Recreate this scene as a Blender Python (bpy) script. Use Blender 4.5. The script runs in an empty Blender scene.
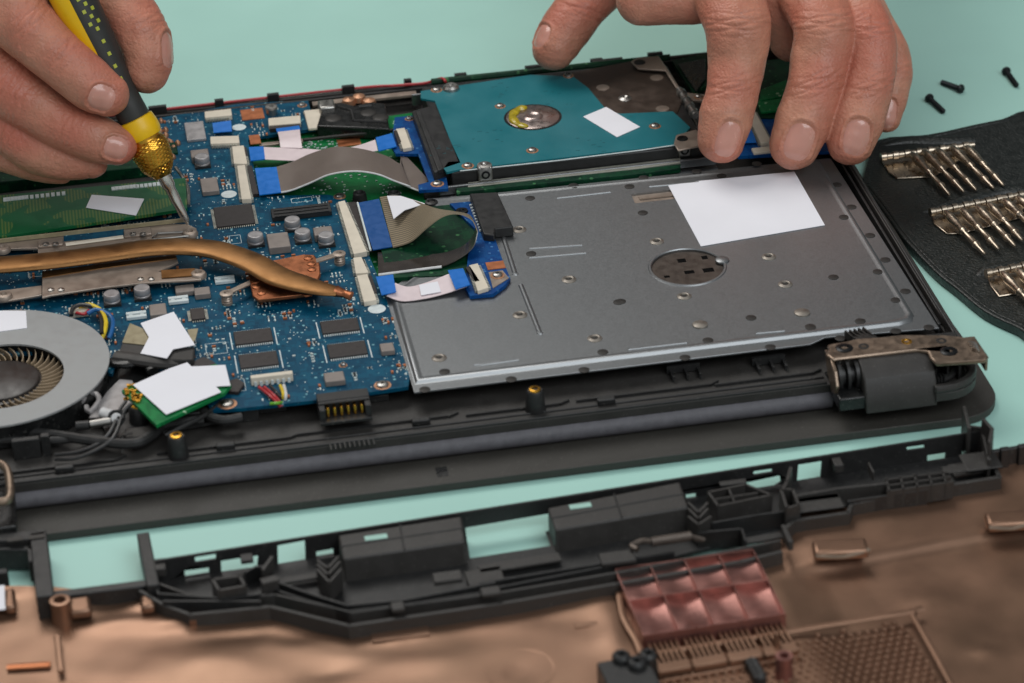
import bpy, math, random
import numpy as np
from mathutils import Vector, Matrix
from mathutils.geometry import tessellate_polygon
from mathutils.bvhtree import BVHTree
random.seed(7)
U = 0.01                                   # geometry is written in centimetres
sc = bpy.context.scene
COL = sc.collection

# ------------------------------------------------------------------ camera geometry (measured from the photograph)
F = 2900.0
def nrm(v): return v/np.linalg.norm(v)
_Y = nrm(np.array([-592., 1691., -2900.])); _s = -.12; _a = F*F/(592+1691*_s)
_X = nrm(np.array([_a, -_s*_a, -F])); _X = nrm(_X-_X.dot(_Y)*_Y); _Z = np.cross(_X, _Y)
RC = np.stack([_X, _Y, _Z])
CAM = np.array([-13.2776, -85.5455, 53.1553])
VR, VU, VB = RC[:, 0], RC[:, 1], RC[:, 2]   # camera right, up, back in the world
def P(px, py, z):
    d = RC@np.array([px-512, -(py-341.5), -F]); return CAM+d*((z-CAM[2])/d[2])
def D3(px, py, dep):
    d = RC@np.array([px-512, -(py-341.5), -F])/F; return CAM+d*dep
def depth(p): return -float((np.array(p)-CAM)@VB)
ZO = {'A': (0, 0, 3.927), 'B': (150, 80, 3.927), 'C': (0, 160, 3.927), 'D': (180, 200, 3.927), 'E': (0, 290, 3.927),
      'F': (380, 60, 3.927), 'G': (520, 0, 3.927), 'H': (680, 0, 3.927), 'I': (824, 60, 5.095), 'J': (824, 160, 5.095),
      'K': (360, 180, 3.927), 'L': (560, 160, 3.927), 'M': (764, 290, 3.927), 'N': (0, 400, 3.927), 'O': (0, 509, 3.927),
      'W': (240, 340, 3.927), 'Q': (240, 480, 3.927), 'R': (480, 340, 3.927), 'S': (480, 440, 3.927), 'T': (764, 400, 3.927),
      'V': (560, 509, 3.927), 'a': (0, 370, 6.827), 'b': (820, 320, 5.689), 'c': (620, 430, 5.095), 'd': (824, 550, 5.12),
      'e': (640, 40, 5.69), 'p': (0, 0, 1.0)}
def pix(r, X, Y):
    a, b, s = ZO[r]; return a+X/s, b+Y/s
def at(r, X, Y, z):
    x, y = pix(r, X, Y); return P(x, y, z)
def pts(r, z, *xy): return [at(r, xy[i], xy[i+1], z) for i in range(0, len(xy), 2)]

# ------------------------------------------------------------------ mesh builder
class MB:
    def __init__(s): s.v = []; s.f = []; s.m = []; s.mi = 0
    def add(s, vs, fs):
        b = len(s.v); s.v += [tuple(map(float, v)) for v in vs]
        for f in fs: s.f.append([b+i for i in f]); s.m.append(s.mi)
        return s
    def box(s, c, size, rz=0, ax=None, taper=1.0):
        hx, hy, hz = [k/2 for k in size]
        X, Y, Z = ax if ax else (np.array([math.cos(rz), math.sin(rz), 0]), np.array([-math.sin(rz), math.cos(rz), 0]), np.array([0, 0, 1.]))
        vs = [np.array(c)+X*i*hx*(taper if k > 0 else 1)+Y*j*hy*(taper if k > 0 else 1)+Z*k*hz for k in (-1, 1) for i, j in ((-1, -1), (1, -1), (1, 1), (-1, 1))]
        return s.add(vs, [(3, 2, 1, 0), (4, 5, 6, 7), (0, 1, 5, 4), (1, 2, 6, 5), (2, 3, 7, 6), (3, 0, 4, 7)])
    def prism(s, poly, z0, z1, holes=(), inset=0):
        loops = [[np.array(p, float) for p in poly]]+[[np.array(p, float) for p in h] for h in holes]
        flat = [p for l in loops for p in l]; n = len(flat)
        tri = tessellate_polygon([[Vector((p[0], p[1], 0)) for p in l] for l in loops])
        vs = [(p[0], p[1], z0) for p in flat]+[(p[0], p[1], z1) for p in flat]
        fs = []
        for t in tri:
            a, b, c = [flat[i] for i in t]
            if (b[0]-a[0])*(c[1]-a[1])-(b[1]-a[1])*(c[0]-a[0]) < 0: t = t[::-1]
            fs.append([i+n for i in t]); fs.append(list(t)[::-1])
        k = 0
        for li, l in enumerate(loops):
            m = len(l); A = sum(l[i][0]*l[(i+1) % m][1]-l[(i+1) % m][0]*l[i][1] for i in range(m))
            ccw = (A > 0) == (li == 0)
            for i in range(m):
                a, b = k+i, k+(i+1) % m
                fs.append([a, b, b+n, a+n] if ccw else [b, a, a+n, b+n])
            k += m
        return s.add(vs, fs)
    def lathe(s, c, prof, n=24, ax=None, cap=True):     # prof: (r, h) along axis
        X, Y, Z = ax if ax else (np.array([1., 0, 0]), np.array([0, 1., 0]), np.array([0, 0, 1.]))
        c = np.array(c, float); vs = []; fs = []
        for r, h in prof:
            for i in range(n):
                a = 2*math.pi*i/n; vs.append(c+X*r*math.cos(a)+Y*r*math.sin(a)+Z*h)
        for k in range(len(prof)-1):
            for i in range(n):
                j = (i+1) % n; fs.append((k*n+i, k*n+j, (k+1)*n+j, (k+1)*n+i))
        if cap and prof[0][0] > 1e-6: fs.append(tuple(range(n))[::-1])
        if cap and prof[-1][0] > 1e-6: fs.append(tuple((len(prof)-1)*n+i for i in range(n)))
        return s.add(vs, fs)
    def cyl(s, a, b, r, r2=None, n=16):
        a, b = np.array(a, float), np.array(b, float); L = np.linalg.norm(b-a)
        return s.lathe(a, [(r, 0), (r if r2 is None else r2, L)], n, frame(b-a))
    def rod(s, a, b, prof, n=14):            # prof (r, t) t in 0..1
        a, b = np.array(a, float), np.array(b, float); L = np.linalg.norm(b-a)
        return s.lathe(a, [(r, t*L) for r, t in prof], n, frame(b-a))
    def tube(s, path, r, n=8, sub=6, flat=1.0, up=(0, 0, 1), rr=None):
        pp = spline(path, sub) if sub > 1 else [np.array(p, float) for p in path]
        vs = []; fs = []; m = len(pp)
        for i, p in enumerate(pp):
            t = nrm(pp[min(i+1, m-1)]-pp[max(i-1, 0)]); sd = np.cross(t, up); sd = nrm(sd); u = np.cross(sd, t)
            q = r if rr is None else float(np.interp(i/(m-1), np.linspace(0, 1, len(rr)), rr))
            for k in range(n):
                a = 2*math.pi*k/n; vs.append(p+sd*q*math.cos(a)+u*q*flat*math.sin(a))
        for i in range(m-1):
            for k in range(n):
                j = (k+1) % n; fs.append((i*n+k, i*n+j, (i+1)*n+j, (i+1)*n+k))
        fs.append(tuple(range(n))[::-1]); fs.append(tuple((m-1)*n+k for k in range(n)))
        return s.add(vs, fs)
    def strip(s, A, B, th=.025, sub=6):      # a ribbon between two rails
        a, b = spline(A, sub), spline(B, sub); m = min(len(a), len(b)); vs = []; fs = []
        for i in range(m):
            t = nrm(a[min(i+1, m-1)]-a[max(i-1, 0)]); w = nrm(b[i]-a[i]); n = nrm(np.cross(t, w))*th/2
            vs += [a[i]+n, b[i]+n, b[i]-n, a[i]-n]
        for i in range(m-1):
            o = i*4
            for k in range(4): fs.append((o+k, o+(k+1) % 4, o+4+(k+1) % 4, o+4+k))
        fs += [(3, 2, 1, 0), tuple((m-1)*4+k for k in range(4))]
        return s.add(vs, fs)
    def slab(s, NL, FR, z1, h, taper=1.0):
        return s.box(((NL[0]+FR[0])/2, (NL[1]+FR[1])/2, z1-h/2), (abs(FR[0]-NL[0]), abs(FR[1]-NL[1]), h), taper=taper)
def frame(d):
    Z = nrm(np.array(d, float)); h = np.array([0, 0, 1.]) if abs(Z[2]) < .9 else np.array([0, 1., 0])
    X = nrm(np.cross(h, Z)); return X, np.cross(Z, X), Z
def spline(p, sub):
    p = [np.array(q, float) for q in p]; o = []
    for i in range(len(p)-1):
        a, b, c, d = p[max(i-1, 0)], p[i], p[i+1], p[min(i+2, len(p)-1)]
        for k in range(sub):
            t = k/sub; o.append(.5*((2*b)+(c-a)*t+(2*a-5*b+4*c-d)*t*t+(3*b-a-3*c+d)*t**3))
    return o+[p[-1]]
def circ(c, r, n=20, a0=0, ry=None): return [(c[0]+r*math.cos(a0+2*math.pi*i/n), c[1]+(ry or r)*math.sin(a0+2*math.pi*i/n)) for i in range(n)]
def rrect(x0, y0, x1, y1, r, n=5):
    o = []
    for cx, cy, a in ((x1-r, y1-r, 0), (x0+r, y1-r, 90), (x0+r, y0+r, 180), (x1-r, y0+r, 270)):
        for k in range(n+1):
            t = math.radians(a+90*k/n); o.append((cx+r*math.cos(t), cy+r*math.sin(t)))
    return o

# ------------------------------------------------------------------ objects
WPOS = {}
def thing(name, label, cat, loc, group=None):
    o = bpy.data.objects.new(name, None); COL.objects.link(o); o.location = [k*U for k in loc]; o.empty_display_size = .01
    o['label'] = label; o['category'] = cat
    if group: o['group'] = group
    WPOS[o.name] = np.array(loc, float); return o
def obj(name, mb, mats, parent=None, bevel=0, smooth=35, label=None, seg=2):
    if not isinstance(mats, (list, tuple)): mats = [mats]
    V = np.array(mb.v); lo, hi = V.min(0), V.max(0); c = (lo+hi)/2; c[2] = lo[2]
    me = bpy.data.meshes.new(name); me.from_pydata(((V-c)*U).tolist(), [], mb.f)
    for m in mats: me.materials.append(m)
    me.polygons.foreach_set('material_index', mb.m)
    me.polygons.foreach_set('use_smooth', [True]*len(me.polygons)); me.update()
    me.set_sharp_from_angle(angle=math.radians(smooth))
    o = bpy.data.objects.new(name, me); COL.objects.link(o)
    pw = WPOS[parent.name] if parent else np.zeros(3)
    o.parent = parent; o.location = (c-pw)*U; WPOS[o.name] = c
    if bevel:
        b = o.modifiers.new('bevel', 'BEVEL'); b.width = bevel*U; b.segments = seg; b.limit_method = 'ANGLE'; b.angle_limit = math.radians(40); b.use_clamp_overlap = True
    if label: o['label'] = label
    return o
def tag(o, label, cat, group=None):
    o['label'] = label; o['category'] = cat
    if group: o['group'] = group
    return o
def dup(src, parent, loc, name=None):
    o = src.copy(); COL.objects.link(o); o.parent = parent
    if name: o.name = name
    o.location = (np.array(loc, float)-(WPOS[parent.name] if parent else 0))*U; WPOS[o.name] = np.array(loc, float); return o

class MS:
    """every box added becomes an object of its own"""
    def __init__(s, name, m, par, bevel=0): s.a = (name, m, par, bevel)
    def emit(s, mb): return obj(s.a[0], mb, s.a[1], s.a[2], bevel=s.a[3])
    def box(s, *a, **k): s.emit(MB().box(*a, **k)); return s
    def slab(s, *a, **k): s.emit(MB().slab(*a, **k)); return s
# ------------------------------------------------------------------ materials
def lin(c): return [((k/255+.055)/1.055)**2.4 if k > 10 else k/255/12.92 for k in c]
def mat(name, rgb, rough=.5, metal=0, var=.12, vs=300, bump=0, bs=1500, rvar=.1, spec=.5, sss=0, coat=0, detail=4, aniso=0, linear=False, trans=0):
    m = bpy.data.materials.new(name); m.use_nodes = True; nt = m.node_tree; N = nt.nodes; L = nt.links
    b = N['Principled BSDF']; c = list(rgb) if linear else lin(rgb)
    tc = N.new('ShaderNodeTexCoord'); no = N.new('ShaderNodeTexNoise'); no.inputs['Scale'].default_value = vs; no.inputs['Detail'].default_value = detail
    L.new(tc.outputs['Object'], no.inputs['Vector'])
    mr = N.new('ShaderNodeMapRange'); mr.inputs[1].default_value = .3; mr.inputs[2].default_value = .7; mr.inputs[3].default_value = 1-var; mr.inputs[4].default_value = 1+var
    L.new(no.outputs['Fac'], mr.inputs[0])
    mx = N.new('ShaderNodeVectorMath'); mx.operation = 'SCALE'; mx.inputs[0].default_value = c; L.new(mr.outputs[0], mx.inputs['Scale'])
    L.new(mx.outputs[0], b.inputs['Base Color'])
    rr = N.new('ShaderNodeMapRange'); rr.inputs[1].default_value = .3; rr.inputs[2].default_value = .7; rr.inputs[3].default_value = max(rough-rvar, .03); rr.inputs[4].default_value = min(rough+rvar, 1)
    L.new(no.outputs['Fac'], rr.inputs[0]); L.new(rr.outputs[0], b.inputs['Roughness'])
    b.inputs['Metallic'].default_value = metal; b.inputs['Specular IOR Level'].default_value = spec
    if coat: b.inputs['Coat Weight'].default_value = coat; b.inputs['Coat Roughness'].default_value = .15
    if sss: b.inputs['Subsurface Weight'].default_value = sss; b.inputs['Subsurface Radius'].default_value = (1, .35, .2); b.inputs['Subsurface Scale'].default_value = .003
    if trans: b.inputs['Transmission Weight'].default_value = trans
    if bump:
        n2 = N.new('ShaderNodeTexNoise'); n2.inputs['Scale'].default_value = bs; n2.inputs['Detail'].default_value = 3; L.new(tc.outputs['Object'], n2.inputs['Vector'])
        bp = N.new('ShaderNodeBump'); bp.inputs['Strength'].default_value = bump; bp.inputs['Distance'].default_value = .0004; L.new(n2.outputs['Fac'], bp.inputs['Height']); L.new(bp.outputs['Normal'], b.inputs['Normal'])
    m['b'] = 1
    return m
def mixin(m, mask_fn, rgb, linear=False):
    """lay a second colour over the base colour where a node mask says so"""
    nt = m.node_tree; N = nt.nodes; L = nt.links; b = N['Principled BSDF']; src = b.inputs['Base Color'].links[0].from_socket
    fac = mask_fn(nt); mx = N.new('ShaderNodeMix'); mx.data_type = 'RGBA'
    L.new(fac, mx.inputs[0]); L.new(src, mx.inputs[6]); mx.inputs[7].default_value = (list(rgb) if linear else lin(rgb))+[1]
    L.new(mx.outputs[2], b.inputs['Base Color'])
def mnode(nt, op, a, b=None, c=None):
    n = nt.nodes.new('ShaderNodeMath'); n.operation = op
    for i, k in enumerate((a, b, c)):
        if k is None: continue
        if isinstance(k, (int, float)): n.inputs[i].default_value = k
        else: nt.links.new(k, n.inputs[i])
    return n.outputs[0]
def objxyz(nt):
    tc = nt.nodes.new('ShaderNodeTexCoord'); sp = nt.nodes.new('ShaderNodeSeparateXYZ'); nt.links.new(tc.outputs['Object'], sp.inputs[0]); return tc.outputs['Object'], sp.outputs

M = {}
M['table'] = mat('table_laminate', (168, 212, 201), .42, var=.035, vs=14, bump=.03, bs=900, rvar=.05)
M['plastic'] = mat('black_plastic', (50, 48, 46), .5, var=.12, vs=120, bump=.25, bs=3500)
M['plastic2'] = mat('dark_plastic', (33, 33, 33), .46, var=.12, vs=200, bump=.15, bs=3000)
M['gloss'] = mat('black_gloss', (22, 23, 23), .3, var=.1)
M['lid'] = mat('lid_plastic', (52, 50, 46), .52, var=.06, vs=60, bump=.25, bs=4500)
M['band'] = mat('textured_grey_plastic', (94, 93, 98), .6, var=.2, vs=260, bump=.4, bs=2200)
M['steel'] = mat('galvanised_sheet', (140, 143, 145), .40, metal=.9, var=.07, vs=1500, bump=.015, bs=2500, rvar=.03)
M['steelb'] = mat('bright_steel', (168, 166, 162), .36, metal=1, var=.1)
M['dimple'] = mat('dark_rivet', (52, 50, 48), .5, metal=.4)
M['dimple2'] = mat('recess_metal', (92, 84, 78), .45, metal=.8)
M['boss'] = mat('dull_plated_boss', (140, 134, 126), .5, metal=.8)
M['bronze'] = mat('brown_plated_steel', (150, 132, 116), .38, metal=.9, var=.12, vs=400, bump=.1)
M['bracket'] = mat('warm_grey_bracket', (158, 144, 132), .4, metal=.55, var=.1, vs=200)
M['chip'] = mat('chip_epoxy', (40, 34, 33), .5, var=.1, vs=500)
M['pins'] = mat('tinned_pins', (190, 190, 180), .4, metal=.7)
M['solder'] = mat('solder_specks', (205, 215, 212), .4, metal=.2, var=.3, vs=900)
M['silk'] = mat('white_silkscreen', (205, 214, 214), .6)
M['cream'] = mat('cream_connector', (214, 204, 186), .5, var=.05)
M['white'] = mat('white_paper', (232, 232, 238), .7, var=.02, vs=40, bump=.08, bs=500)
M['ffcwhite'] = mat('white_ribbon', (222, 206, 208), .4, var=.04)
M['ffcblue'] = mat('blue_ribbon_end', (6, 108, 196), .4, var=.08)
M['ffcdblue'] = mat('dark_blue_ribbon_end', (6, 74, 138), .4, var=.08)
M['cap'] = mat('capacitor_can', (165, 162, 162), .38, metal=.35, var=.1)
M['induct'] = mat('inductor_grey', (135, 126, 120), .5, metal=.2, var=.1)
M['pipe'] = mat('heat_pipe_copper', (134, 98, 62), .46, metal=.95, var=.14, vs=160, bump=.08, bs=700)
M['copper'] = mat('copper_plate', (168, 108, 76), .42, metal=1, var=.15, vs=250, bump=.08)
M['gold'] = mat('brass', (214, 160, 62), .28, metal=1, var=.12, vs=500)
M['hookm'] = mat('nickel_brass', (188, 174, 156), .32, metal=1, var=.12, vs=500)
M['fan'] = mat('fan_cover_grey', (150, 152, 152), .5, metal=.15, var=.04, vs=300, bump=.1)
M['fanhub'] = mat('fan_hub_black', (44, 40, 38), .4, var=.08)
M['blade'] = mat('fan_blade', (150, 132, 108), .35, var=.1)
M['hddblack'] = mat('hard_drive_casting', (48, 48, 48), .45, metal=.4)
M['hddbrown'] = mat('hard_drive_metal', (98, 86, 78), .42, metal=.8, var=.12, vs=150, bump=.1)
M['spindle'] = mat('spindle_steel', (175, 160, 155), .3, metal=.9)
M['glue'] = mat('yellow_glue', (170, 150, 24), .25, spec=.7, coat=.4, var=.25, vs=500)
M['copperring'] = mat('copper_ring', (186, 140, 110), .4, metal=.7)
M['red'] = mat('red_cable', (170, 42, 48), .4)
M['yellow'] = mat('yellow_rubber', (240, 190, 4), .4, var=.03)
M['yelwire'] = mat('yellow_wire', (220, 190, 40), .4)
M['bluewire'] = mat('blue_wire', (16, 90, 150), .4)
M['green'] = mat('green_wire', (110, 180, 50), .4)
M['blackw'] = mat('black_wire', (36, 36, 36), .38)
M['rubber'] = mat('black_rubber', (46, 46, 44), .5, var=.08, bump=.1)
M['dot'] = mat('rubber_dots', (176, 180, 50), .45)
M['foam'] = mat('black_tape', (52, 50, 48), .6, var=.15, vs=150, bump=.3, bs=600)
M['film'] = mat('tan_film', (150, 140, 112), .35, var=.15)
M['screw'] = mat('black_screw', (24, 26, 28), .35, metal=.5)
M['darkmetal'] = mat('dark_metal', (96, 96, 94), .35, metal=.8)
M['orange'] = mat('copper_tape_pad', (176, 108, 70), .45, metal=.5)
M['hubw'] = mat('clear_plastic_white', (215, 215, 215), .25)

def dust(nt):
    o, _ = objxyz(nt); n = nt.nodes.new('ShaderNodeTexNoise'); n.inputs['Scale'].default_value = 1500; n.inputs['Detail'].default_value = 1; nt.links.new(o, n.inputs['Vector'])
    n2 = nt.nodes.new('ShaderNodeTexNoise'); n2.inputs['Scale'].default_value = 60; nt.links.new(o, n2.inputs['Vector'])
    r = nt.nodes.new('ShaderNodeMapRange'); r.inputs[1].default_value = .68; r.inputs[2].default_value = .74; nt.links.new(n.outputs['Fac'], r.inputs[0])
    return mnode(nt, 'MULTIPLY', mnode(nt, 'MULTIPLY', r.outputs[0], n2.outputs['Fac']), .55)
for k in ('plastic', 'plastic2', 'lid', 'band', 'gloss'): mixin(M[k], dust, (128, 126, 120))
def pcb(name, rgb, rgb2, speck, sc_=700, rough=.35):
    m = mat(name, rgb, .42, var=.18, vs=120, spec=.18, bump=.1, bs=2500)
    def traces(nt):
        o, _ = objxyz(nt); N = nt.nodes; L = nt.links
        v = N.new('ShaderNodeTexVoronoi'); v.distance = 'CHEBYCHEV'; v.feature = 'F2'; v.inputs['Scale'].default_value = sc_*.5; L.new(o, v.inputs['Vector'])
        w = N.new('ShaderNodeTexWave'); w.inputs['Scale'].default_value = sc_*.9; w.inputs['Distortion'].default_value = 1.5; w.inputs['Detail'].default_value = 1; w.bands_direction = 'DIAGONAL'; L.new(o, w.inputs['Vector'])
        n = N.new('ShaderNodeTexNoise'); n.inputs['Scale'].default_value = 150; L.new(o, n.inputs['Vector'])
        a = mnode(nt, 'MULTIPLY', w.outputs['Fac'], mnode(nt, 'GREATER_THAN', n.outputs['Fac'], .5)); c = mnode(nt, 'GREATER_THAN', v.outputs['Distance'], .62)
        return mnode(nt, 'MINIMUM', mnode(nt, 'ADD', mnode(nt, 'MULTIPLY', a, .55), mnode(nt, 'MULTIPLY', c, .6)), .8)
    mixin(m, traces, rgb2)
    def vias(nt):
        o, _ = objxyz(nt); v = nt.nodes.new('ShaderNodeTexVoronoi'); v.inputs['Scale'].default_value = sc_*.55; nt.links.new(o, v.inputs['Vector'])
        n = nt.nodes.new('ShaderNodeTexNoise'); n.inputs['Scale'].default_value = 220; nt.links.new(o, n.inputs['Vector'])
        return mnode(nt, 'MULTIPLY', mnode(nt, 'LESS_THAN', v.outputs['Distance'], .2), mnode(nt, 'GREATER_THAN', n.outputs['Fac'], .52))
    mixin(m, vias, speck); return m
M['pcb'] = pcb('motherboard_blue', (0, 62, 88), (4, 84, 110), (120, 170, 180))
M['pcb2'] = pcb('small_board_blue', (2, 58, 118), (8, 78, 138), (70, 120, 170))
M['pcbg'] = pcb('green_board', (14, 108, 58), (24, 128, 68), (170, 205, 170), 500)
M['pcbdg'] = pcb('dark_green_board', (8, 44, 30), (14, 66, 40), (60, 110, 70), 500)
M['teal'] = mat('teal_solder_mask', (12, 108, 118), .42, var=.05, vs=60, coat=.15, bump=.06)
def tealtr(nt):
    o, _ = objxyz(nt); v = nt.nodes.new('ShaderNodeTexVoronoi'); v.distance = 'MANHATTAN'; v.feature = 'DISTANCE_TO_EDGE' if False else 'F1'; v.inputs['Scale'].default_value = 110; nt.links.new(o, v.inputs['Vector'])
    return mnode(nt, 'MULTIPLY', mnode(nt, 'LESS_THAN', v.outputs['Distance'], .12), .35)
mixin(M['teal'], tealtr, (20, 82, 88))
def ramtr(nt):
    o, x = objxyz(nt); w = nt.nodes.new('ShaderNodeTexWave'); w.inputs['Scale'].default_value = 260; w.bands_direction = 'X'; nt.links.new(o, w.inputs['Vector'])
    n = nt.nodes.new('ShaderNodeTexNoise'); n.inputs['Scale'].default_value = 90; nt.links.new(o, n.inputs['Vector'])
    return mnode(nt, 'MULTIPLY', mnode(nt, 'MULTIPLY', w.outputs['Fac'], mnode(nt, 'GREATER_THAN', n.outputs['Fac'], .52)), .6)
M['ram'] = mat('memory_green', (16, 88, 50), .42, var=.12, vs=150, spec=.35); mixin(M['ram'], ramtr, (116, 124, 60))
# striped flat cable
def stripes(freq, axis, lo=.25):
    def f(nt):
        tc = nt.nodes.new('ShaderNodeUVMap'); sp = nt.nodes.new('ShaderNodeSeparateXYZ'); nt.links.new(tc.outputs[0], sp.inputs[0])
        s = mnode(nt, 'SINE', mnode(nt, 'MULTIPLY', sp.outputs[axis], freq)); return mnode(nt, 'MULTIPLY', mnode(nt, 'GREATER_THAN', s, lo), .8)
    return f
M['ffcgrey'] = mat('grey_flat_cable', (124, 112, 104), .36, var=.05, vs=80, coat=.2)
mixin(M['ffcgrey'], stripes(6.283*30, 1, .2), (84, 74, 67))
M['ffctan'] = mat('striped_flat_cable', (150, 136, 112), .4, var=.05, vs=80)
mixin(M['ffctan'], stripes(6.283*26, 1, .1), (66, 58, 48))
M['leather'] = mat('black_leather', (20, 26, 24), .42, var=.15, vs=300, bump=1.0, bs=800, spec=.6)
# copper shield of the bottom cover
M['shield'] = mat('copper_shield_coating', (146, 114, 94), .40, metal=.82, var=.12, vs=40, bump=.16, bs=110, detail=5, rvar=.06)
def stain(nt):
    o, x = objxyz(nt); n = nt.nodes.new('ShaderNodeTexNoise'); n.inputs['Scale'].default_value = 22; n.inputs['Detail'].default_value = 5; n.inputs['Distortion'].default_value = .6; nt.links.new(o, n.inputs['Vector'])
    r = nt.nodes.new('ShaderNodeMapRange'); r.inputs[1].default_value = .45; r.inputs[2].default_value = .62; nt.links.new(n.outputs['Fac'], r.inputs[0]); return mnode(nt, 'MULTIPLY', r.outputs[0], .3)
mixin(M['shield'], stain, (128, 104, 84))
M['fins'] = mat('heat_tinted_copper', (158, 112, 104), .36, metal=.8, var=.2, vs=120, bump=.15, bs=300)
M['skin'] = mat('skin', (188, 133, 109), .43, var=.15, vs=150, bump=.9, bs=650, sss=.1, spec=.4, detail=6)
def redd(nt):
    o, x = objxyz(nt); n = nt.nodes.new('ShaderNodeTexNoise'); n.inputs['Scale'].default_value = 38; n.inputs['Detail'].default_value = 3; nt.links.new(o, n.inputs['Vector'])
    r = nt.nodes.new('ShaderNodeMapRange'); r.inputs[1].default_value = .42; r.inputs[2].default_value = .68; nt.links.new(n.outputs['Fac'], r.inputs[0]); return mnode(nt, 'MULTIPLY', r.outputs[0], .75)
mixin(M['skin'], redd, (182, 106, 88))
M['nail'] = mat('fingernail', (202, 144, 128), .24, var=.07, vs=120, spec=.55, sss=.1, coat=.25)
def flush(nt):
    a = nt.nodes.new('ShaderNodeAttribute'); a.attribute_name = 'flush'; return mnode(nt, 'MULTIPLY', a.outputs['Fac'], .5)
mixin(M['skin'], flush, (184, 96, 78))
# fine lines on the skin
def skinlines():
    nt = M['skin'].node_tree; N = nt.nodes; L = nt.links; o, _ = objxyz(nt)
    v = N.new('ShaderNodeTexVoronoi'); v.feature = 'DISTANCE_TO_EDGE'; v.inputs['Scale'].default_value = 620; L.new(o, v.inputs['Vector'])
    b2 = N.new('ShaderNodeBump'); b2.inputs['Strength'].default_value = .6; b2.inputs['Distance'].default_value = .0004; L.new(v.outputs['Distance'], b2.inputs['Height'])
    b = N['Principled BSDF']; old = b.inputs['Normal'].links[0].from_socket; L.new(old, b2.inputs['Normal']); L.new(b2.outputs['Normal'], b.inputs['Normal'])
skinlines()

def setuv_strip(o, nseg):
    """UV for ribbons: u along, v across"""
    me = o.data; uv = me.uv_layers.new(name='UVMap'); 
    for p in me.polygons:
        for li in p.loop_indices:
            vi = me.loops[li].vertex_index; uv.data[li].uv = ((vi//4)/nseg, 1.0 if vi % 4 in (1, 2) else 0.0)
def ribbon(name, A, B, m, parent, th=.025, label=None, sub=6):
    mb = MB().strip(A, B, th, sub); o = obj(name, mb, m, parent, label=label); setuv_strip(o, len(mb.v)//4); return o

# ================================================================== TABLE
t = MB().box((5, 20, -1.5), (260, 220, 3)); tb = obj('table_top', t, M['table']); tb['kind'] = 'structure'

# ================================================================== LAPTOP
LAP = thing('laptop', 'opened black laptop upside down, showing blue motherboard, hard drive and grey metal plate', 'laptop', (-2, 8, 0))
# lid
lid = rrect(-20.4, -5.82, 16.05, 19.5, 1.6, 8)
o = obj('lid', MB().prism(lid, .04, .34), M['lid'], LAP, bevel=.06, seg=3)
obj('latch_slot', MB().slab(at('W', 775, 538, .345), at('W', 810, 497, .345), .348, .03), M['gloss'], o)
obj('hinge_cover', MB().tube([(-20.2, -3.95, .66), (10.3, -3.95, .66)], .42, n=24, sub=1, flat=.85), M['band'], LAP, label='long textured grey hinge barrel between lid and base')
# chassis tray
ch = MB()
# rrect without a rounded far edge: right near corner is rounded like the photograph's
def chout(g, r=1.3): return [(-20.3, -4.15+g), (13.55, -4.15+g), (13.55, -5.6+g)]+[(15.3-g-r+r*math.cos(t_), -5.6+g+r+r*math.sin(t_)) for t_ in [math.radians(-90+15*k) for k in range(7)]]+[(15.12-g, -1.0), (15.12-g, 21.6-g), (-20.3, 21.6-g)]
ch.prism(chout(0), .98, 1.3)
chs = obj('base_chassis', ch, M['plastic'], LAP, bevel=.05)
q = [np.array(k+(1.55,)) for k in chout(.1)[2:]]
rimw = MB()
for i in range(len(q)-1):
    a_, b_ = q[i], q[i+1]; d = b_-a_; L_ = np.linalg.norm(d); hz = .62 if b_[1] > -2.5 else .3
    rimw.box(((a_[0]+b_[0])/2, (a_[1]+b_[1])/2, 1.28+hz/2), (L_+.08, .2, hz), rz=math.atan2(d[1], d[0]))
obj('rim', rimw, M['plastic'], chs, bevel=.03)
# inner dark lining at the right side and far edge
l = MB()
l.box((14.75, 9, 1.6), (.1, 22, .5)); l.box((-2, 21.0, 1.72), (33, .14, .5))
l.tube([(15.02, -3.0, 1.9), (15.02, 8, 1.9), (15.02, 21.3, 1.9)], .06, sub=1, n=6)
obj('inner_rib', l, M['plastic2'], chs, bevel=.02)
# stepped ribs in the near tray, with small latches
l = MB()
yb = lambda x, y, z: P(x, y, z)[1]
y1 = P(480, 430, 1.4)[1]
l.box((-5, -4.06, 1.32), (30.3, .14, .12)); l.box((-5, -3.72, 1.32), (30.3, .05, .08))
obj('rear_lip', l, M['plastic2'], chs, bevel=.04)
l = MB()
for (x0, x1, dy) in ((-18.5, -14, 0), (-12.6, -8.2, .1), (-7.9, -2.8, .35), (-2.2, 1.0, .15), (1.6, 6.2, .25), (6.4, 9.8, .1)):
    l.box(((x0+x1)/2, -3.45+dy*.5, 1.35), (x1-x0, .07, .09)); l.box((x1+.2, -3.35+dy*.4, 1.35), (.4, .06, .08), rz=.5)
obj('floor_rib', l, M['plastic2'], chs)
lat = [at('N', 252, 263, 1.5), at('N', 885, 175, 1.5), at('W', 710, 313, 1.5), at('R', 495, 232, 1.5)]
s0 = None
for p in lat:
    m_ = MB().box((p[0], p[1], 1.43), (.62, .22, .22)); obj('latch', m_, M['plastic2'], chs, bevel=.04)
l = MS('clip_bracket', M['plastic2'], chs, 0)
for (r, X, Y) in (('R', 800, 120), ('M', 20, 285)):
    p = at(r, X, Y, 1.45); l.box((p[0], p[1]+.12, 1.5), (1.15, .12, .3)); 
    for k in (-.45, .05, .5): l.box((p[0]+k, p[1]-.2, 1.42), (.08, .5, .2))
pass
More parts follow.
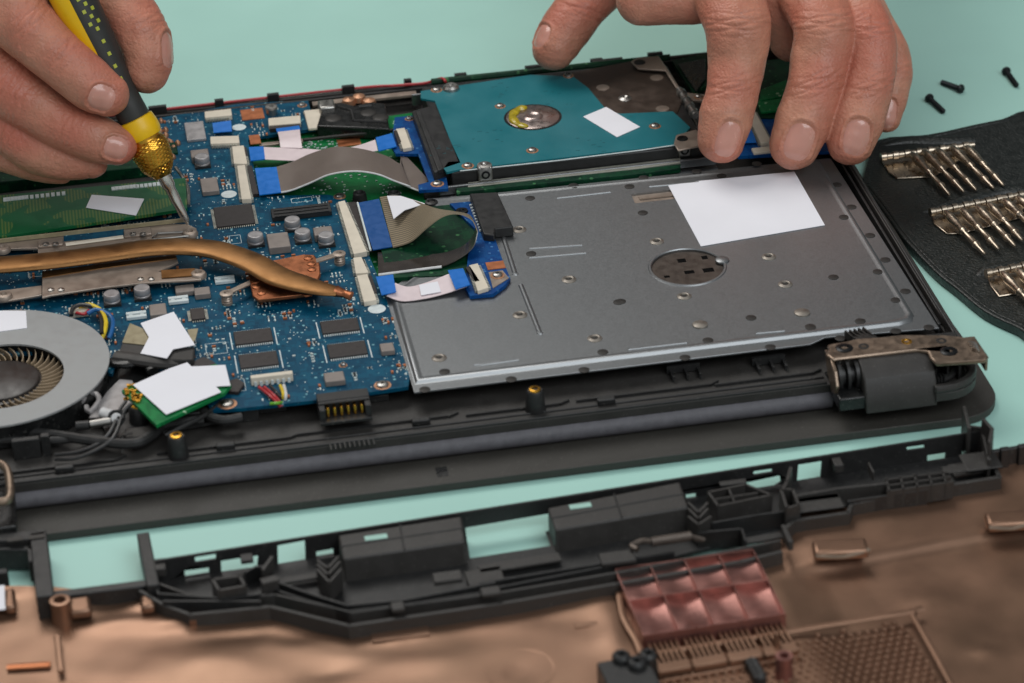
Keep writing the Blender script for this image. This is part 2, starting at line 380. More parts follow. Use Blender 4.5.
# walls of little pockets behind the tray (left)
l = MS('cable_guide', M['plastic2'], chs, .03)
for (r, X0, X1, Y, h) in (('N', 55, 165, 240, .75), ('N', 168, 205, 225, .8), ('N', 690, 805, 120, .6), ('N', 955, 1021, 90, .5), ('W', 10, 190, 300, .45), ('W', 500, 590, 250, .25)):
    a, b = at(r, X0, Y, 1.3), at(r, X1, Y, 1.3); l.box(((a[0]+b[0])/2, a[1]+.12, 1.3+h/2), (b[0]-a[0], .22, h))
pass
l = MB()
for k in (-.02,): l.box((13.1, -3.7, 1.7), (3.7, 1.2, .95))
obj('corner_block', l, M['plastic2'], chs, bevel=.08)
l = MB()
for k in range(4): l.box((13.3+.42*k, -4.6, 1.6), (.07, .7, .6))
l.tube([(13.6, -5.05, 1.5), (14.0, -5.0, 1.5), (14.4, -4.7, 1.52), (14.75, -3.9, 1.55), (14.8, -2.8, 1.55)], .14, n=8)
for k in range(5): l.box((13.5+.11*k, -5.1, 1.6), (.05, .34, .24))
obj('corner_rib', l, M['plastic2'], chs)
obj('corner_bead', MB().tube([np.array(k+(1.42,)) for k in chout(.12)[2:11]]+[(15.0, -2.6, 1.5)], .17, n=10, sub=1), M['plastic'], chs)
# standoffs with brass inserts
for r, X, Y, zt, h in (('N', 692, 140, 2.1, .85), ('R', 215, 195, 2.1, .85), ('a', 938, 245, 2.15, .9)):
    c = at(r, X, Y, zt)
    st = obj('standoff', MB().lathe((c[0], c[1], zt-h), [(.36, 0), (.34, h*.3), (.30, h*.9), (.25, h)], 20), M['plastic2'], chs)
    obj('brass_insert', MB().lathe((c[0], c[1], zt-.02), [(.08, -.3), (.20, -.3), (.22, .0), (.20, .06), (.11, .07), (.10, -.1)], 20), M['gold'], st)

# ---------------------------------------------------------------- metal plate over the optical drive
ZP = 2.06
pl = MB()
outer = [(-3.8, -2.48), (10.0, -2.48), (10.6, -2.15), (14.6, -2.45), (14.4, 10.9), (1.3, 11.15), (-1.3, 11.3), (-1.3, 7.0), (-3.85, 4.5)]
hc = at('L', 500, 420, ZP); hcx, hcy = hc[0], hc[1]; hr = 1.33
sl = [at('L', 295, 170, ZP), at('L', 450, 155, ZP), at('L', 445, 100, ZP), at('L', 300, 122, ZP)]
slot = [(sl[0][0], sl[0][1]), (sl[1][0]+1.2, sl[0][1]), (sl[1][0]+1.2, sl[0][1]+.75), (sl[0][0], sl[0][1]+.75)]
pl.prism(outer, ZP-.18, ZP-.10)
plate = obj('drive_bay_plate', pl, M['steel'], LAP, bevel=.02)
# raised panel with sloped shoulder
pan = [(-3.7, -2.02), (13.3, -2.02), (13.8, -1.87), (14.0, -1.45), (13.9, 10.6), (1.35, 10.95), (-1.2, 11.1), (-1.2, 6.9), (-3.7, 4.3)]
def offs(p, d):
    n = len(p); o = []
    for i in range(n):
        a, b, c = [np.array(p[j % n]) for j in (i-1, i, i+1)]; e1 = nrm(b-a); e2 = nrm(c-b); n1 = np.array([-e1[1], e1[0]]); n2 = np.array([-e2[1], e2[0]])
        m_ = nrm(n1+n2); o.append(b+m_*d/max(.4, m_@n1))
    return o
rp = MB(); rings = [(0, -.098), (.02, -.085), (.06, -.035), (.10, .005), (.14, .024), (.19, .024), (.25, .01), (.31, 0)]
loops = [[(q[0], q[1], ZP+h) for q in offs(pan, d)] for d, h in rings]; n = len(pan)
for k in range(len(loops)-1): rp.add(loops[k]+loops[k+1], [(i, (i+1) % n, n+(i+1) % n, n+i) for i in range(n)])
top = loops[-1]; hole = [(x, y) for x, y in circ((hcx, hcy), hr, 40)]; hole += []
tri_holes = [hole[::-1], slot[::-1]]
m2 = MB().prism([(p[0], p[1]) for p in top], ZP-.06, ZP, holes=tri_holes); rp.add(m2.v, m2.f)
panel = obj('raised_panel', rp, M['steel'], plate, smooth=50)
# recessed disc with square openings
dz = ZP-.068
sq = []
for X, Y, w, h in ((478, 395, .3, .28), (568, 383, .22, .26), (508, 440, .36, .24), (583, 432, .4, .3), (420, 458, .2, .16)):
    c = at('L', X, Y, dz); sq.append([(c[0]-w/2, c[1]-h/2), (c[0]-w/2, c[1]+h/2), (c[0]+w/2, c[1]+h/2), (c[0]+w/2, c[1]-h/2)])
obj('recessed_disc', MB().prism(circ((hcx, hcy), hr+.02, 40), dz-.012, dz, holes=sq), M['dimple2'], plate)
obj('hole_shade_disc', MB().prism(circ((hcx, hcy), hr+.02, 40), ZP-.098, ZP-.088), mat('hole_shade_black', (8, 8, 8), .9, spec=.1), plate)  # black disc that paints in the shade inside the square holes
rim = MB(); rim.lathe((hcx, hcy, ZP), [(hr+.1, 0), (hr+.06, .035), (hr, .035), (hr-.03, 0), (hr-.02, -.1)], 48, cap=False)
c = at('L', 637, 395, ZP); rim.lathe((c[0], c[1], ZP-.01), [(.26, 0), (.25, .06), (.2, .09), (0, .09)], 20)
obj('disc_rim', rim, M['steel'], plate)
sm = MB().box(((slot[0][0]+slot[1][0])/2, slot[0][1]+.37, ZP-.08), (slot[1][0]-slot[0][0]+.1, .85, .02)); sm.box((slot[0][0]+1.1, slot[0][1]+.42, ZP-.03), (1.7, .22, .05))
obj('slot_fill', sm, M['bracket'], plate)
# pressed ribs (thin raised lines)
rb = MS('pressed_rib', M['steel'], plate)
for r, a_, b_, c_, d_ in (('F', 695, 543, 905, 519), ('K', 665, 270, 872, 256), ('K', 665, 306, 888, 287), ('R', 582, 38, 812, 11), ('R', 0, 100, 152, 78), ('W', 918, 99, 1021, 86), ('L', 770, 681, 882, 671), ('L', 350, 105, 545, 88)):
    p, q = at(r, a_, b_, ZP), at(r, c_, d_, ZP); rb.emit(MB().cyl((p[0], p[1], ZP-.015), (q[0], q[1], ZP-.015), .06, n=12))
for r, a_, b_, c_, d_ in (('K', 572, 225, 618, 368), ('K', 640, 412, 715, 600)):
    p, q = at(r, a_, b_, ZP), at(r, c_, d_, ZP); rb.emit(MB().cyl((p[0]-.08, p[1], ZP-.05), (q[0]-.08, q[1], ZP-.05), .11, n=12).lathe((q[0]-.08, q[1], ZP-.02), [(.14, 0), (.1, .05), (0, .06)], 12))
# bosses with screw holes
boss = None
for r, X, Y in (('K', 625, 190), ('K', 820, 385), ('K', 628, 525), ('K', 922, 617), ('L', 380, 315), ('L', 35, 465), ('L', 488, 530), ('L', 820, 375), ('L', 885, 483), ('W', 782, 65)):
    p = at(r, X, Y, ZP+.06)
    if boss is None:
        b = MB(); b.mi = 0; b.lathe((p[0], p[1], ZP-.01), [(.27, 0), (.26, .03), (.2, .06), (.17, .075), (.12, .06), (.09, -.02)], 22); b.mi = 1; b.lathe((p[0], p[1], ZP), [(.1, -.01), (.09, .012), (0, .012)], 12)
        boss = obj('threaded_boss', b, [M['boss'], M['dimple']], plate)
        bz = WPOS[boss.name][2]
    else: dup(boss, plate, (p[0], p[1], bz))
first = None
for r, X, Y in (('L', 950, 598), ('L', 550, 645), ('M', 150, 88)):
    p = at(r, X, Y, ZP+.03)
    if first is None: first = obj('flat_stud', MB().lathe((p[0], p[1], ZP-.01), [(.28, 0), (.27, .05), (.24, .07), (0, .075)], 20), M['boss'], plate); bz = WPOS[first.name][2]
    else: dup(first, plate, (p[0], p[1], bz))
first = None
dots = [('K', 668, 72), ('K', 838, 22), ('K', 672, 290), ('K', 1015, 480), ('L', 55, 103), ('L', 273, 105), ('L', 328, 70), ('L', 325, 208), ('L', 238, 556), ('L', 537, 45), ('L', 635, 63), ('L', 773, 15), ('L', 750, 620), ('L', 983, 655), ('J', 65, 115), ('J', 140, 228), ('J', 102, 292), ('J', 235, 373), ('J', 313, 497), ('J', 275, 570), ('J', 48, 598), ('J', 415, 657),
        ('M', 518, 40), ('M', 378, 123), ('M', 183, 147), ('M', 518, 152), ('M', 648, 138), ('M', 300, 180), ('M', 25, 215), ('W', 803, 125), ('W', 725, 185), ('R', 122, 145), ('R', 408, 108), ('R', 482, 48), ('R', 805, 60), ('R', 895, 2), ('K', 280, 85)]
for r, X, Y in dots:
    p = at(r, X, Y, ZP); inp = (p[0] < 13.8 and p[1] > -1.75)
    h = ZP if inp else ZP-.10
    if first is None: first = obj('rivet', MB().lathe((p[0], p[1], h), [(.19, -.01), (.19, .012), (.15, .02), (0, .022)], 18), M['dimple'], plate); off = -.01
    else: dup(first, plate, (p[0], p[1], h+off))

# ---------------------------------------------------------------- motherboard
ZB = 1.95
def PB(*a): return [at(a[i], a[i+1], a[i+2], ZB) for i in range(0, len(a), 3)]
out = PB('B', 30, 150, 'B', 340, 95, 'B', 620, 78, 'B', 650, 190, 'B', 400, 225, 'B', 385, 235, 'B', 400, 300, 'B', 430, 455, 'B', 700, 450, 'B', 770, 470, 'D', 810, 380, 'D', 905, 680, 'W', 660, 183, 'W', 300, 236, 'W', 0, 268, 'E', 830, 472, 'E', 770, 380, 'E', 470, 240, 'E', 440, 330, 'p', 60, 350, 'p', -60, 360, 'p', -80, 250, 'C', 0, 240, 'C', 690, 120)
out = [(p[0], p[1]) for p in out]
MBD = obj('motherboard', MB().prism(out[::-1], ZB-.13, ZB), M['pcb'], LAP)
KO = []                                   # footprints taken on the board
def foot(x0, y0, x1, y1, g=.08): KO.append((min(x0, x1)-g, min(y0, y1)-g, max(x0, x1)+g, max(y0, y1)+g))
def comp(name, r, X0, Y0, X1, Y1, h, m, parent=None, bevel=.02, z0=None, label=None, ko=True, taper=1.0):
    """box between the near-left and far-right corner of its top face"""
    z0 = ZB if z0 is None else z0; a, b = at(r, X0, Y0, z0+h), at(r, X1, Y1, z0+h)
    if ko and z0 == ZB: foot(a[0], a[1], b[0], b[1])
    return obj(name, MB().slab(a, b, z0+h, h+.005, taper), m, parent or MBD, bevel=bevel, label=label), a, b
# chips: black body, tinned pins round it
for r, X0, Y0, X1, Y1, pins in (('B', 262, 576, 398, 484, 4), ('D', 218, 567, 356, 500, 2), ('D', 238, 660, 378, 590, 2), ('D', 560, 524, 695, 460, 2), ('D', 588, 619, 725, 550, 2), ('C', 752, 626, 800, 578, 4)):
    o, a, b = comp('chip', r, X0, Y0, X1, Y1, .11, M['chip'])
    pn = MB(); x0, x1, y0, y1 = a[0], b[0], a[1], b[1]; big = x1-x0 > 1
    n = int((x1-x0)/.075)
    for i in range(n):
        x = x0+.05+(x1-x0-.1)*i/(n-1)
        for y, s_ in ((y0, -1), (y1, 1)): pn.box((x, y+s_*.05, ZB+.03), (.035, .12, .035))
    if pins == 4:
        n = int((y1-y0)/.075)
        for i in range(n):
            y = y0+.05+(y1-y0-.1)*i/(n-1)
            for x, s_ in ((x0, -1), (x1, 1)): pn.box((x+s_*.05, y, ZB+.03), (.12, .035, .035))
    else:
        for x in (x0-.12, x1+.12): pn.box((x, (y0+y1)/2, ZB+.004), (.04, y1-y0+.3, .006))
    obj('pin_row', pn, M['pins'] if pins == 4 else M['silk'], MBD)
    foot(x0-.2, y0-.2, x1+.2, y1+.2, 0)
# grey shield can chip top-left, flat oval pads
comp('shield_can', 'B', 146, 236, 208, 160, .12, M['cap'])
for r, X, Y, rr in (('B', 310, 449, .3), ('D', 773, 428, .32), ('B', 350, 186, .28)):
    p = at(r, X, Y, ZB); foot(p[0]-rr, p[1]-rr, p[0]+rr, p[1]+rr)
    q = MB().lathe((p[0], p[1], ZB-.01), [(rr, 0), (rr, .02), (rr*.25, .022), (rr*.2, .015), (0, .015)] , 24); obj('mounting_pad', q, M['silk'], MBD)
# capacitors
cap0 = None
for r, X, Y, sq_ in (('B', 413, 605, 0), ('B', 558, 545, 0), ('B', 598, 592, 0), ('B', 690, 605, 1), ('C', 437, 522, 0), ('C', 556, 500, 0), ('B', 203, 298, 1)):
    zt = ZB+.42; p = at(r, X, Y, zt); foot(p[0]-.36, p[1]-.36, p[0]+.36, p[1]+.36)
    if cap0 is None:
        q = MB(); q.lathe((p[0], p[1], ZB+.1), [(.29, 0), (.29, .04), (.27, .06), (.29, .09), (.29, .28), (.27, .315), (.24, .32), (.235, .305), (0, .305)], 24); q.mi = 1; q.box((p[0], p[1], ZB+.05), (.62, .62, .1))
        cap0 = obj('capacitor', q, [M['cap'], M['plastic2']], MBD); cz = ZB
    else: dup(cap0, MBD, (p[0], p[1], cz))
    if sq_: obj('inductor', MB().box((p[0]-.05, p[1]+.5, ZB+.16), (.7, .62, .32)), M['induct'], MBD, bevel=.04)
for r, X0, Y0, X1, Y1, h in (('B', 468, 660, 540, 595, .3), ('C', 590, 610, 650, 560, .28), ('C', 765, 530, 822, 495, .22), ('W', 335, 165, 405, 120, .22), ('W', 555, 45, 600, 8, .2), ('B', 205, 440, 262, 380, .2), ('E', 690, 10, 760, -25, .2)):
    comp('inductor', r, X0, Y0, X1, Y1, h, M['induct'], bevel=.03)
# white bridging springs
for r, X, Y in (('C', 882, 466), ('C', 700, 545), ('E', 535, 95), ('D', 178, 310)):
    p = at(r, X, Y, ZB+.12); q = MB()
    if r == 'D': continue
    q.box((p[0], p[1]+.13, ZB+.07), (.72, .16, .13)); q.box((p[0], p[1]-.13, ZB+.07), (.72, .16, .13)); q.box((p[0]-.2, p[1], ZB+.06), (.14, .3, .1)); q.box((p[0]+.2, p[1], ZB+.06), (.14, .3, .1))
    obj('grounding_clip', q, M['silk'], MBD, bevel=.02); foot(p[0]-.4, p[1]-.3, p[0]+.4, p[1]+.3)
# flat cable sockets: cream body, dark flap
def socket(r, c, parent=MBD, z=ZB, h=.2, flap=True, mi=None, fside=1):
    """c: four picture corners of the top (NL, NR, FR, FL); dark flap on its right or near side"""
    q = [at(r, c[i], c[i+1], z+h) for i in (0, 2, 4, 6)]
    o = obj('cable_socket', MB().prism([(k[0], k[1]) for k in q], z-.005, z+h), M['cream'], parent, bevel=.02)
    ed = [(q[i], q[(i+1) % 4]) for i in range(4)]; ed.sort(key=lambda e: -np.linalg.norm(e[1]-e[0])); pm = MB(); cc = sum(q)/4
    for a_, b_ in ed[:2]:
        L_ = np.linalg.norm(b_-a_); n_ = int(L_/.11); nn_ = (a_+b_)/2-cc; nn_ = nn_/np.linalg.norm(nn_); d_ = (b_-a_)/L_
        for k in range(n_):
            c_ = a_+d_*(.06+k*(L_-.1)/n_); pm.box((c_[0]+nn_[0]*.03, c_[1]+nn_[1]*.03, z+h*.4), (.045, .12, h*.7), rz=math.atan2(nn_[1], nn_[0])-math.pi/2)
    obj('pin_row', pm, M['pins'], parent)
    if z == ZB:
        xs = [k[0] for k in q]; ys = [k[1] for k in q]; foot(min(xs), min(ys), max(xs), max(ys), .1)
    return o, q
def flap(r, c, par, z, h=.16): 
    q = [at(r, c[i], c[i+1], z+h) for i in (0, 2, 4, 6)]
    obj('locking_flap', MB().prism([(k[0], k[1]) for k in q], z, z+h), M['chip'], par, bevel=.01)
o, q = socket('B', (360, 468, 398, 466, 372, 332, 342, 336)); flap('B', (402, 448, 426, 445, 400, 335, 380, 338), o, ZB)
o, q = socket('B', (330, 328, 382, 328, 368, 256, 322, 260)); flap('B', (368, 300, 385, 298, 378, 262, 362, 262), o, ZB)
o, q = socket('B', (238, 250, 352, 246, 348, 218, 236, 222))
o, q = socket('B', (216, 148, 322, 138, 318, 112, 214, 124)); 
o, q = socket('B', (466, 178, 592, 168, 590, 138, 464, 150)); flap('B', (470, 192, 590, 182, 590, 168, 470, 178), o, ZB)
o, q = socket('B', (800, 683, 852, 672, 765, 472, 738, 478), h=.22); flap('B', (852, 665, 880, 660, 808, 478, 770, 480), o, ZB)
o, q = socket('D', (722, 400, 772, 392, 735, 290, 695, 296)); flap('D', (750, 368, 774, 364, 752, 295, 733, 298), o, ZB)
o, q = socket('D', (690, 288, 740, 284, 712, 222, 680, 226)); flap('D', (712, 282, 735, 280, 722, 230, 702, 232), o, ZB)
# blue tabs in the top-left sockets
obj('blue_tab', MB().strip(pts('B', ZB+.2, 250, 208, 322, 202), pts('B', ZB+.25, 245, 170, 318, 160), .03, 2), M['ffcblue'], MBD)
# long dark slot connector behind the capacitors
q = MB(); a, b = at('B', 480, 540, ZB+.2), at('B', 705, 480, ZB+.2); q.slab(a, b, ZB+.2, .2); 
for k in range(3): q.box(((a[0]+b[0])/2, a[1]+.25*k, ZB+.22), (b[0]-a[0]-.2, .06, .05))
foot(a[0], a[1], b[0], b[1]); obj('slot_connector', q, M['hddblack'], MBD, bevel=.02)
# screws with copper ring pads
ring0 = None
def ring(r, X, Y, z, parent, rr=.26):
    global ring0
    p = at(r, X, Y, z); 
    if z == ZB: foot(p[0]-rr, p[1]-rr, p[0]+rr, p[1]+rr)
    q = MB(); q.lathe((p[0], p[1], z-.01), [(rr, 0), (rr, .02), (rr*.7, .022)], 20); q.mi = 1
    q.lathe((p[0], p[1], z), [(rr*.7, 0), (rr*.66, .08), (rr*.45, .11), (rr*.25, .11), (rr*.2, .03), (0, .03)], 18)
    return obj('screw', q, [M['copperring'], M['steelb']], parent)
ring('W', 560, 178, ZB, MBD, .3); ring('B', 745, 458, ZB, MBD, .24); ring('E', 892, 448, ZB, MBD, .34); ring('B', 598, 100, ZB, MBD, .2); ring('W', 405, 100, ZB, MBD, .15)
obj('orange_pad', MB().box((*at('B', 412, 235, ZB+.01)[:2], ZB+.02), (.42, .8, .03)), M['orange'], MBD)
p = at('B', 412, 135, ZB); obj('orange_pad', MB().box((p[0]-.1, p[1], ZB+.02), (.9, .95, .03)), M['orange'], MBD)
p = at('B', 476, 108, ZB+.3); obj('screw_post', MB().lathe((p[0], p[1], ZB), [(.22, 0), (.22, .25), (.26, .28), (.24, .36), (.1, .37), (.08, .3), (0, .3)], 18), M['steelb'], MBD)
# white battery plug + coloured wires
o, a, b = comp('power_plug', 'W', 42, 150, 205, 118, .32, M['cream'], bevel=.03)
q = MB()
for i in range(7): q.box((a[0]+.15+(b[0]-a[0]-.3)*i/6, a[1]-.02, ZB+.08), (.09, .08, .16))
obj('plug_teeth', q, M['silk'], MBD)
for i, (c_, X0, Y0, X1, Y1) in enumerate((('red', 75, 185, 160, 262), ('red', 95, 185, 168, 258), ('blackw', 118, 180, 165, 240), ('yelwire', 158, 178, 168, 240), ('hubw', 172, 178, 176, 245), ('green', 120, 250, 168, 245))):
    obj('wire', MB().tube([at('W', X0, Y0, ZB+.12), at('W', (X0+X1)/2+6, (Y0+Y1)/2, ZB+.18), at('W', X1, Y1, ZB-.1)], .055, n=8), M[c_], LAP)
# battery blade connector, gold contacts
a, b = at('W', 310, 262, ZB+.35), at('W', 500, 188, ZB+.35)
bc = MB().box(((a[0]+b[0])/2, a[1]+.62, ZB+.08), (b[0]-a[0], .5, .5)); bc.box(((a[0]+b[0])/2, a[1]+.2, ZB-.22), (b[0]-a[0], .9, .12))
for i in (0, 1): bc.box((a[0]+.1+(b[0]-a[0]-.2)*i, a[1]+.2, ZB+.02), (.2, .6, .44))
bc.box(((a[0]+b[0])/2, a[1]+.42, ZB+.26), (b[0]-a[0], .35, .08))
bo = obj('battery_connector', bc, M['plastic2'], LAP, bevel=.02); foot(a[0], a[1], b[0], b[1]+.4)
for i in range(6): obj('contact', MB().box((a[0]+.3+(b[0]-a[0]-.6)*i/5, a[1]+.22, ZB+.03), (.07, .34, .3)), M['gold'], bo)
q = MB()
for i in range(10): q.box((a[0]+.2+.16*i, a[1]-1.0, 1.33), (.05, .5, .06))
obj('moulded_rib', q, M['plastic2'], bo)

# ---------------------------------------------------------------- green sub-board under the grey cable and its neighbours
ZG = 1.6
gp = pts('p', ZG, 248, 128, 300, 128, 418, 112, 424, 200, 482, 200, 484, 285, 380, 300, 322, 205, 252, 200)
obj('touchpad_board', MB().prism([(p[0], p[1]) for p in gp][::-1], ZG-.1, ZG), M['pcbg'], LAP, label='green board with pale specks under the grey ribbon cable')
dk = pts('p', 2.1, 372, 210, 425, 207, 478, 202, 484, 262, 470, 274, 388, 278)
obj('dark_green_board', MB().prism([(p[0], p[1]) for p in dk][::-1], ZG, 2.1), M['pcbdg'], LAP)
q = MB(); 
for k in range(130):
    p = at('B', random.uniform(480, 1015), random.uniform(330, 445), ZG+.02) if k < 95 else at('B', random.uniform(600, 740), random.uniform(235, 270), ZG+.02)
    q.box((p[0], p[1], ZG+.02), (.06 if k % 3 else .1, .04, .03))
oo = obj('solder_specks', q, M['silk'], LAP); oo['kind'] = 'stuff'
obj('brown_patch', MB().slab(at('B', 740, 262, ZG+.05), at('B', 822, 225, ZG+.05), ZG+.05, .04), M['orange'], LAP)
# long rail behind the ribbons, white film, black metal box
obj('steel_rail', MB().slab(at('B', 600, 228, 1.98), at('B', 1000, 190, 1.98), 1.98, .12), M['dimple'], LAP, bevel=.03)
obj('steel_rail', MB().slab(at('B', 430, 258, 1.9), at('B', 600, 228, 1.9), 1.9, .12), M['bracket'], LAP, bevel=.03)
obj('gasket', MB().slab(at('B', 622, 190, 2.1), at('B', 668, 112, 2.1), 2.1, .12), M['cream'], LAP, bevel=.03)
bx = pts('B', 2.2, 655, 180, 940, 190, 925, 92, 870, 85, 800, 100, 760, 88, 720, 92, 680, 95)
bo = obj('card_reader', MB().prism([(p[0], p[1]) for p in bx], 1.7, 2.2), M['gloss'], LAP, bevel=.06)
for X, Y in ((720, 150), (858, 128), (905, 146)):
    p = at('B', X, Y, 2.2); obj('dimple', MB().lathe((p[0], p[1], 2.19), [(.34, 0), (.3, .03), (.15, .045), (0, .045)], 20), M['dimple'], bo)
q = MB(); 
for X0, Y0, X1, Y1 in ((740, 105, 790, 120), (790, 120, 800, 160), (800, 160, 930, 165), (820, 105, 870, 100)):
    q.tube([at('B', X0, Y0, 2.22), at('B', X1, Y1, 2.22)], .06, sub=1, n=6)
obj('moulded_edge', q, M['plastic2'], bo)
obj('jack', MB().slab(at('B', 665, 110, 2.35), at('B', 720, 72, 2.35), 2.35, .5), M['steelb'], LAP, bevel=.08)
q = MB(); 
for X, Y in ((820, 62), (860, 78), (780, 75)): p = at('B', X, Y, 2.1); q.lathe((p[0], p[1], 1.9), [(.3, 0), (.25, .2), (0, .26)], 10)
obj('solder_joint', q, M['copperring'], LAP)
obj('copper_strip', MB().slab(at('B', 640, 100, 1.92), at('F', 140, 120, 1.92), 1.92, .1), M['bracket'], LAP)
# posts in the green area
for r, X, Y in (('B', 822, 440), ('B', 958, 440), ('K', 280, 82)):
    p = at(r, X, Y, 2.15); obj('rubber_post', MB().lathe((p[0], p[1], ZG), [(.3, 0), (.28, .3), (.24, .52), (.16, .55), (.12, .45), (0, .42)], 20), M['hddblack'], LAP)
# blue board with sockets joined to the hard drive
def bpoly(name, r, z, xy, m, parent=LAP, th=.12, bevel=0, label=None):
    q = pts(r, z, *xy); A = sum(q[i][0]*q[(i+1) % len(q)][1]-q[(i+1) % len(q)][0]*q[i][1] for i in range(len(q)))
    if A < 0: q = q[::-1]
    return obj(name, MB().prism([(k[0], k[1]) for k in q], z-th, z), m, parent, bevel=bevel, label=label)
hb = bpoly('drive_adapter_board', 'F', 2.25, (58, 225, 130, 218, 170, 330, 255, 425, 268, 505, 152, 512, 150, 490, 192, 478, 150, 368, 62, 368, 38, 330, 50, 290), M['pcb2'])
o, _q = socket('F', (90, 348, 124, 342, 96, 265, 62, 270), hb, 2.25, .16); flap('F', (70, 325, 84, 322, 66, 275, 54, 278), o, 2.25)
ring('F', 225, 487, 2.25, hb, .26); ring('F', 115, 232, 2.25, hb, .18)
bpoly('drive_connector', 'F', 2.62, (125, 200, 212, 175, 318, 405, 212, 440), M['hddblack'], LAP, .5, .05)
bpoly('connector_step', 'F', 2.68, (140, 205, 160, 200, 250, 425, 228, 432), M['plastic2'], LAP, .2, .03)
# second blue board on the plate
pb = bpoly('optical_drive_board', 'K', 2.22, (352, 92, 432, 84, 482, 228, 532, 235, 562, 320, 590, 385, 570, 412, 522, 447, 432, 455, 412, 420, 425, 290, 460, 200), M['pcb2'], LAP, .14)
bpoly('optical_drive_connector', 'K', 2.5, (430, 52, 540, 46, 602, 182, 530, 190, 528, 215, 485, 212), M['hddblack'], LAP, .42, .05)
q = MB(); 
for i in range(10): p = at('K', 438+4.2*i, 96+11*i, 2.3); q.box((p[0], p[1], 2.27), (.16, .05, .07))
obj('connector_pin', q, M['silk'], pb)
o, _q = socket('K', (462, 435, 505, 422, 462, 326, 428, 334), pb, 2.22, .16); flap('K', (452, 400, 470, 396, 432, 338, 414, 342), o, 2.22)
obj('orange_pad', MB().slab(at('K', 502, 352, 2.25), at('K', 562, 316, 2.25), 2.25, .03), M['orange'], pb)
obj('bronze_tab', MB().prism([(k[0], k[1]) for k in pts('K', 2.24, 522, 425, 585, 385, 560, 355, 505, 362)], 2.2, 2.245), M['bracket'], pb)
ring('K', 540, 375, 2.25, pb, .26); p = at('K', 400, 122, 2.24); obj('screw', MB().lathe((p[0], p[1], 2.22), [(.24, 0), (.22, .06), (.1, .06), (.08, .02), (0, .02)], 16), M['screw'], pb)
# ---------------------------------------------------------------- ribbon cables
zr = [2.12, 2.12, 2.45, 2.85, 3.0, 2.95, 2.6, 2.25, 2.1]
NA = [at('B', 515, 440, 2.12), at('B', 560, 430, 2.2), at('B', 630, 402, 2.5), at('B', 705, 370, 2.85), at('B', 800, 357, 3.0), at('B', 890, 368, 2.9), at('B', 960, 395, 2.55), at('B', 1021, 417, 2.25), at('F', 70, 480, 2.1), at('F', 160, 516, 2.0)]
NB = [at('B', 495, 343, 2.12), at('B', 560, 322, 2.2), at('B', 625, 292, 2.5), at('B', 700, 268, 2.85), at('B', 765, 263, 3.0), at('B', 850, 275, 2.9), at('B', 930, 300, 2.55), at('B', 985, 330, 2.25), at('F', 90, 370, 2.1), at('F', 190, 470, 2.0)]
cg = ribbon('ribbon_cable', NA, NB, M['ffcgrey'], LAP, label='wide grey ribbon cable arching over the green board')
obj('edge_line', MB().tube([p+np.array([0, -.03, 0]) for p in NA], .035, n=6), M['hubw'], cg)
ribbon('cable_end', pts('B', 2.12, 430, 452, 515, 442), pts('B', 2.12, 412, 348, 497, 343), M['ffcblue'], cg, .04)
cw = ribbon('ribbon_cable', [at('B', 445, 312, 2.15), at('B', 600, 318, 2.1), at('B', 700, 310, 2.05), at('B', 800, 292, 2.15), at('B', 895, 278, 2.3)], [at('B', 442, 264, 2.15), at('B', 600, 270, 2.1), at('B', 700, 275, 2.05), at('B', 800, 262, 2.15), at('B', 885, 235, 2.3)], M['ffcwhite'], LAP, label='narrow white ribbon cable passing behind the grey one')
ribbon('cable_end', pts('B', 2.16, 395, 318, 452, 312), pts('B', 2.16, 388, 265, 446, 262), M['ffcblue'], cw, .04)
ribbon('cable_end', pts('B', 2.34, 898, 280, 968, 262), pts('B', 2.34, 886, 228, 950, 210), M['ffcblue'], cw, .04)
cs = ribbon('ribbon_cable', [at('B', 512, 265, 2.15), at('B', 508, 232, 2.25), at('B', 500, 200, 2.15)], [at('B', 598, 268, 2.15), at('B', 592, 228, 2.25), at('B', 588, 190, 2.15)], M['ffcwhite'], LAP, label='short white ribbon cable on the far edge board')
ribbon('cable_end', pts('B', 2.17, 498, 205, 590, 194), pts('B', 2.17, 495, 192, 586, 180), M['ffcblue'], cs, .03)
TA = [at('K', 130, 266, 2.15), at('K', 200, 243, 2.45), at('K', 262, 190, 3.0), at('K', 325, 145, 3.45), at('K', 385, 134, 3.55), at('K', 440, 158, 3.3), at('K', 462, 205, 2.95), at('K', 445, 262, 2.6), at('K', 395, 305, 2.35), at('K', 320, 340, 2.2), at('K', 200, 355, 2.15), at('K', 72, 372, 2.12)]
TB = [at('K', 78, 68, 2.15), at('K', 150, 62, 2.45), at('K', 225, 85, 2.9), at('K', 300, 112, 3.2), at('K', 372, 124, 3.35), at('K', 430, 138, 3.15), at('K', 456, 182, 2.8), at('K', 440, 225, 2.45), at('K', 400, 262, 2.2), at('K', 310, 290, 2.1), at('K', 190, 290, 2.05), at('K', 70, 285, 2.05)]
ct = ribbon('ribbon_cable', TA[:7], TB[:7], M['ffctan'], LAP, label='tan striped ribbon cable rising into a loop')
cf = MB().strip(TA[6:], TB[6:], .03); M['filmd'] = mat('dark_glossy_film', (62, 56, 52), .16, var=.15, coat=.6, spec=.8)
obj('folded_film', cf, M['filmd'], ct)
obj('edge_line', MB().tube([p+np.array([0, -.02, 0]) for p in TA[9:]], .05, n=6), M['hubw'], ct)
ribbon('cable_end', pts('B', 2.18, 875, 668, 952, 655), pts('B', 2.18, 815, 484, 900, 468), M['ffcdblue'], ct, .04)
obj('edge_line', MB().tube(pts('B', 2.22, 866, 668, 815, 482), .04, n=6), M['silk'], ct)
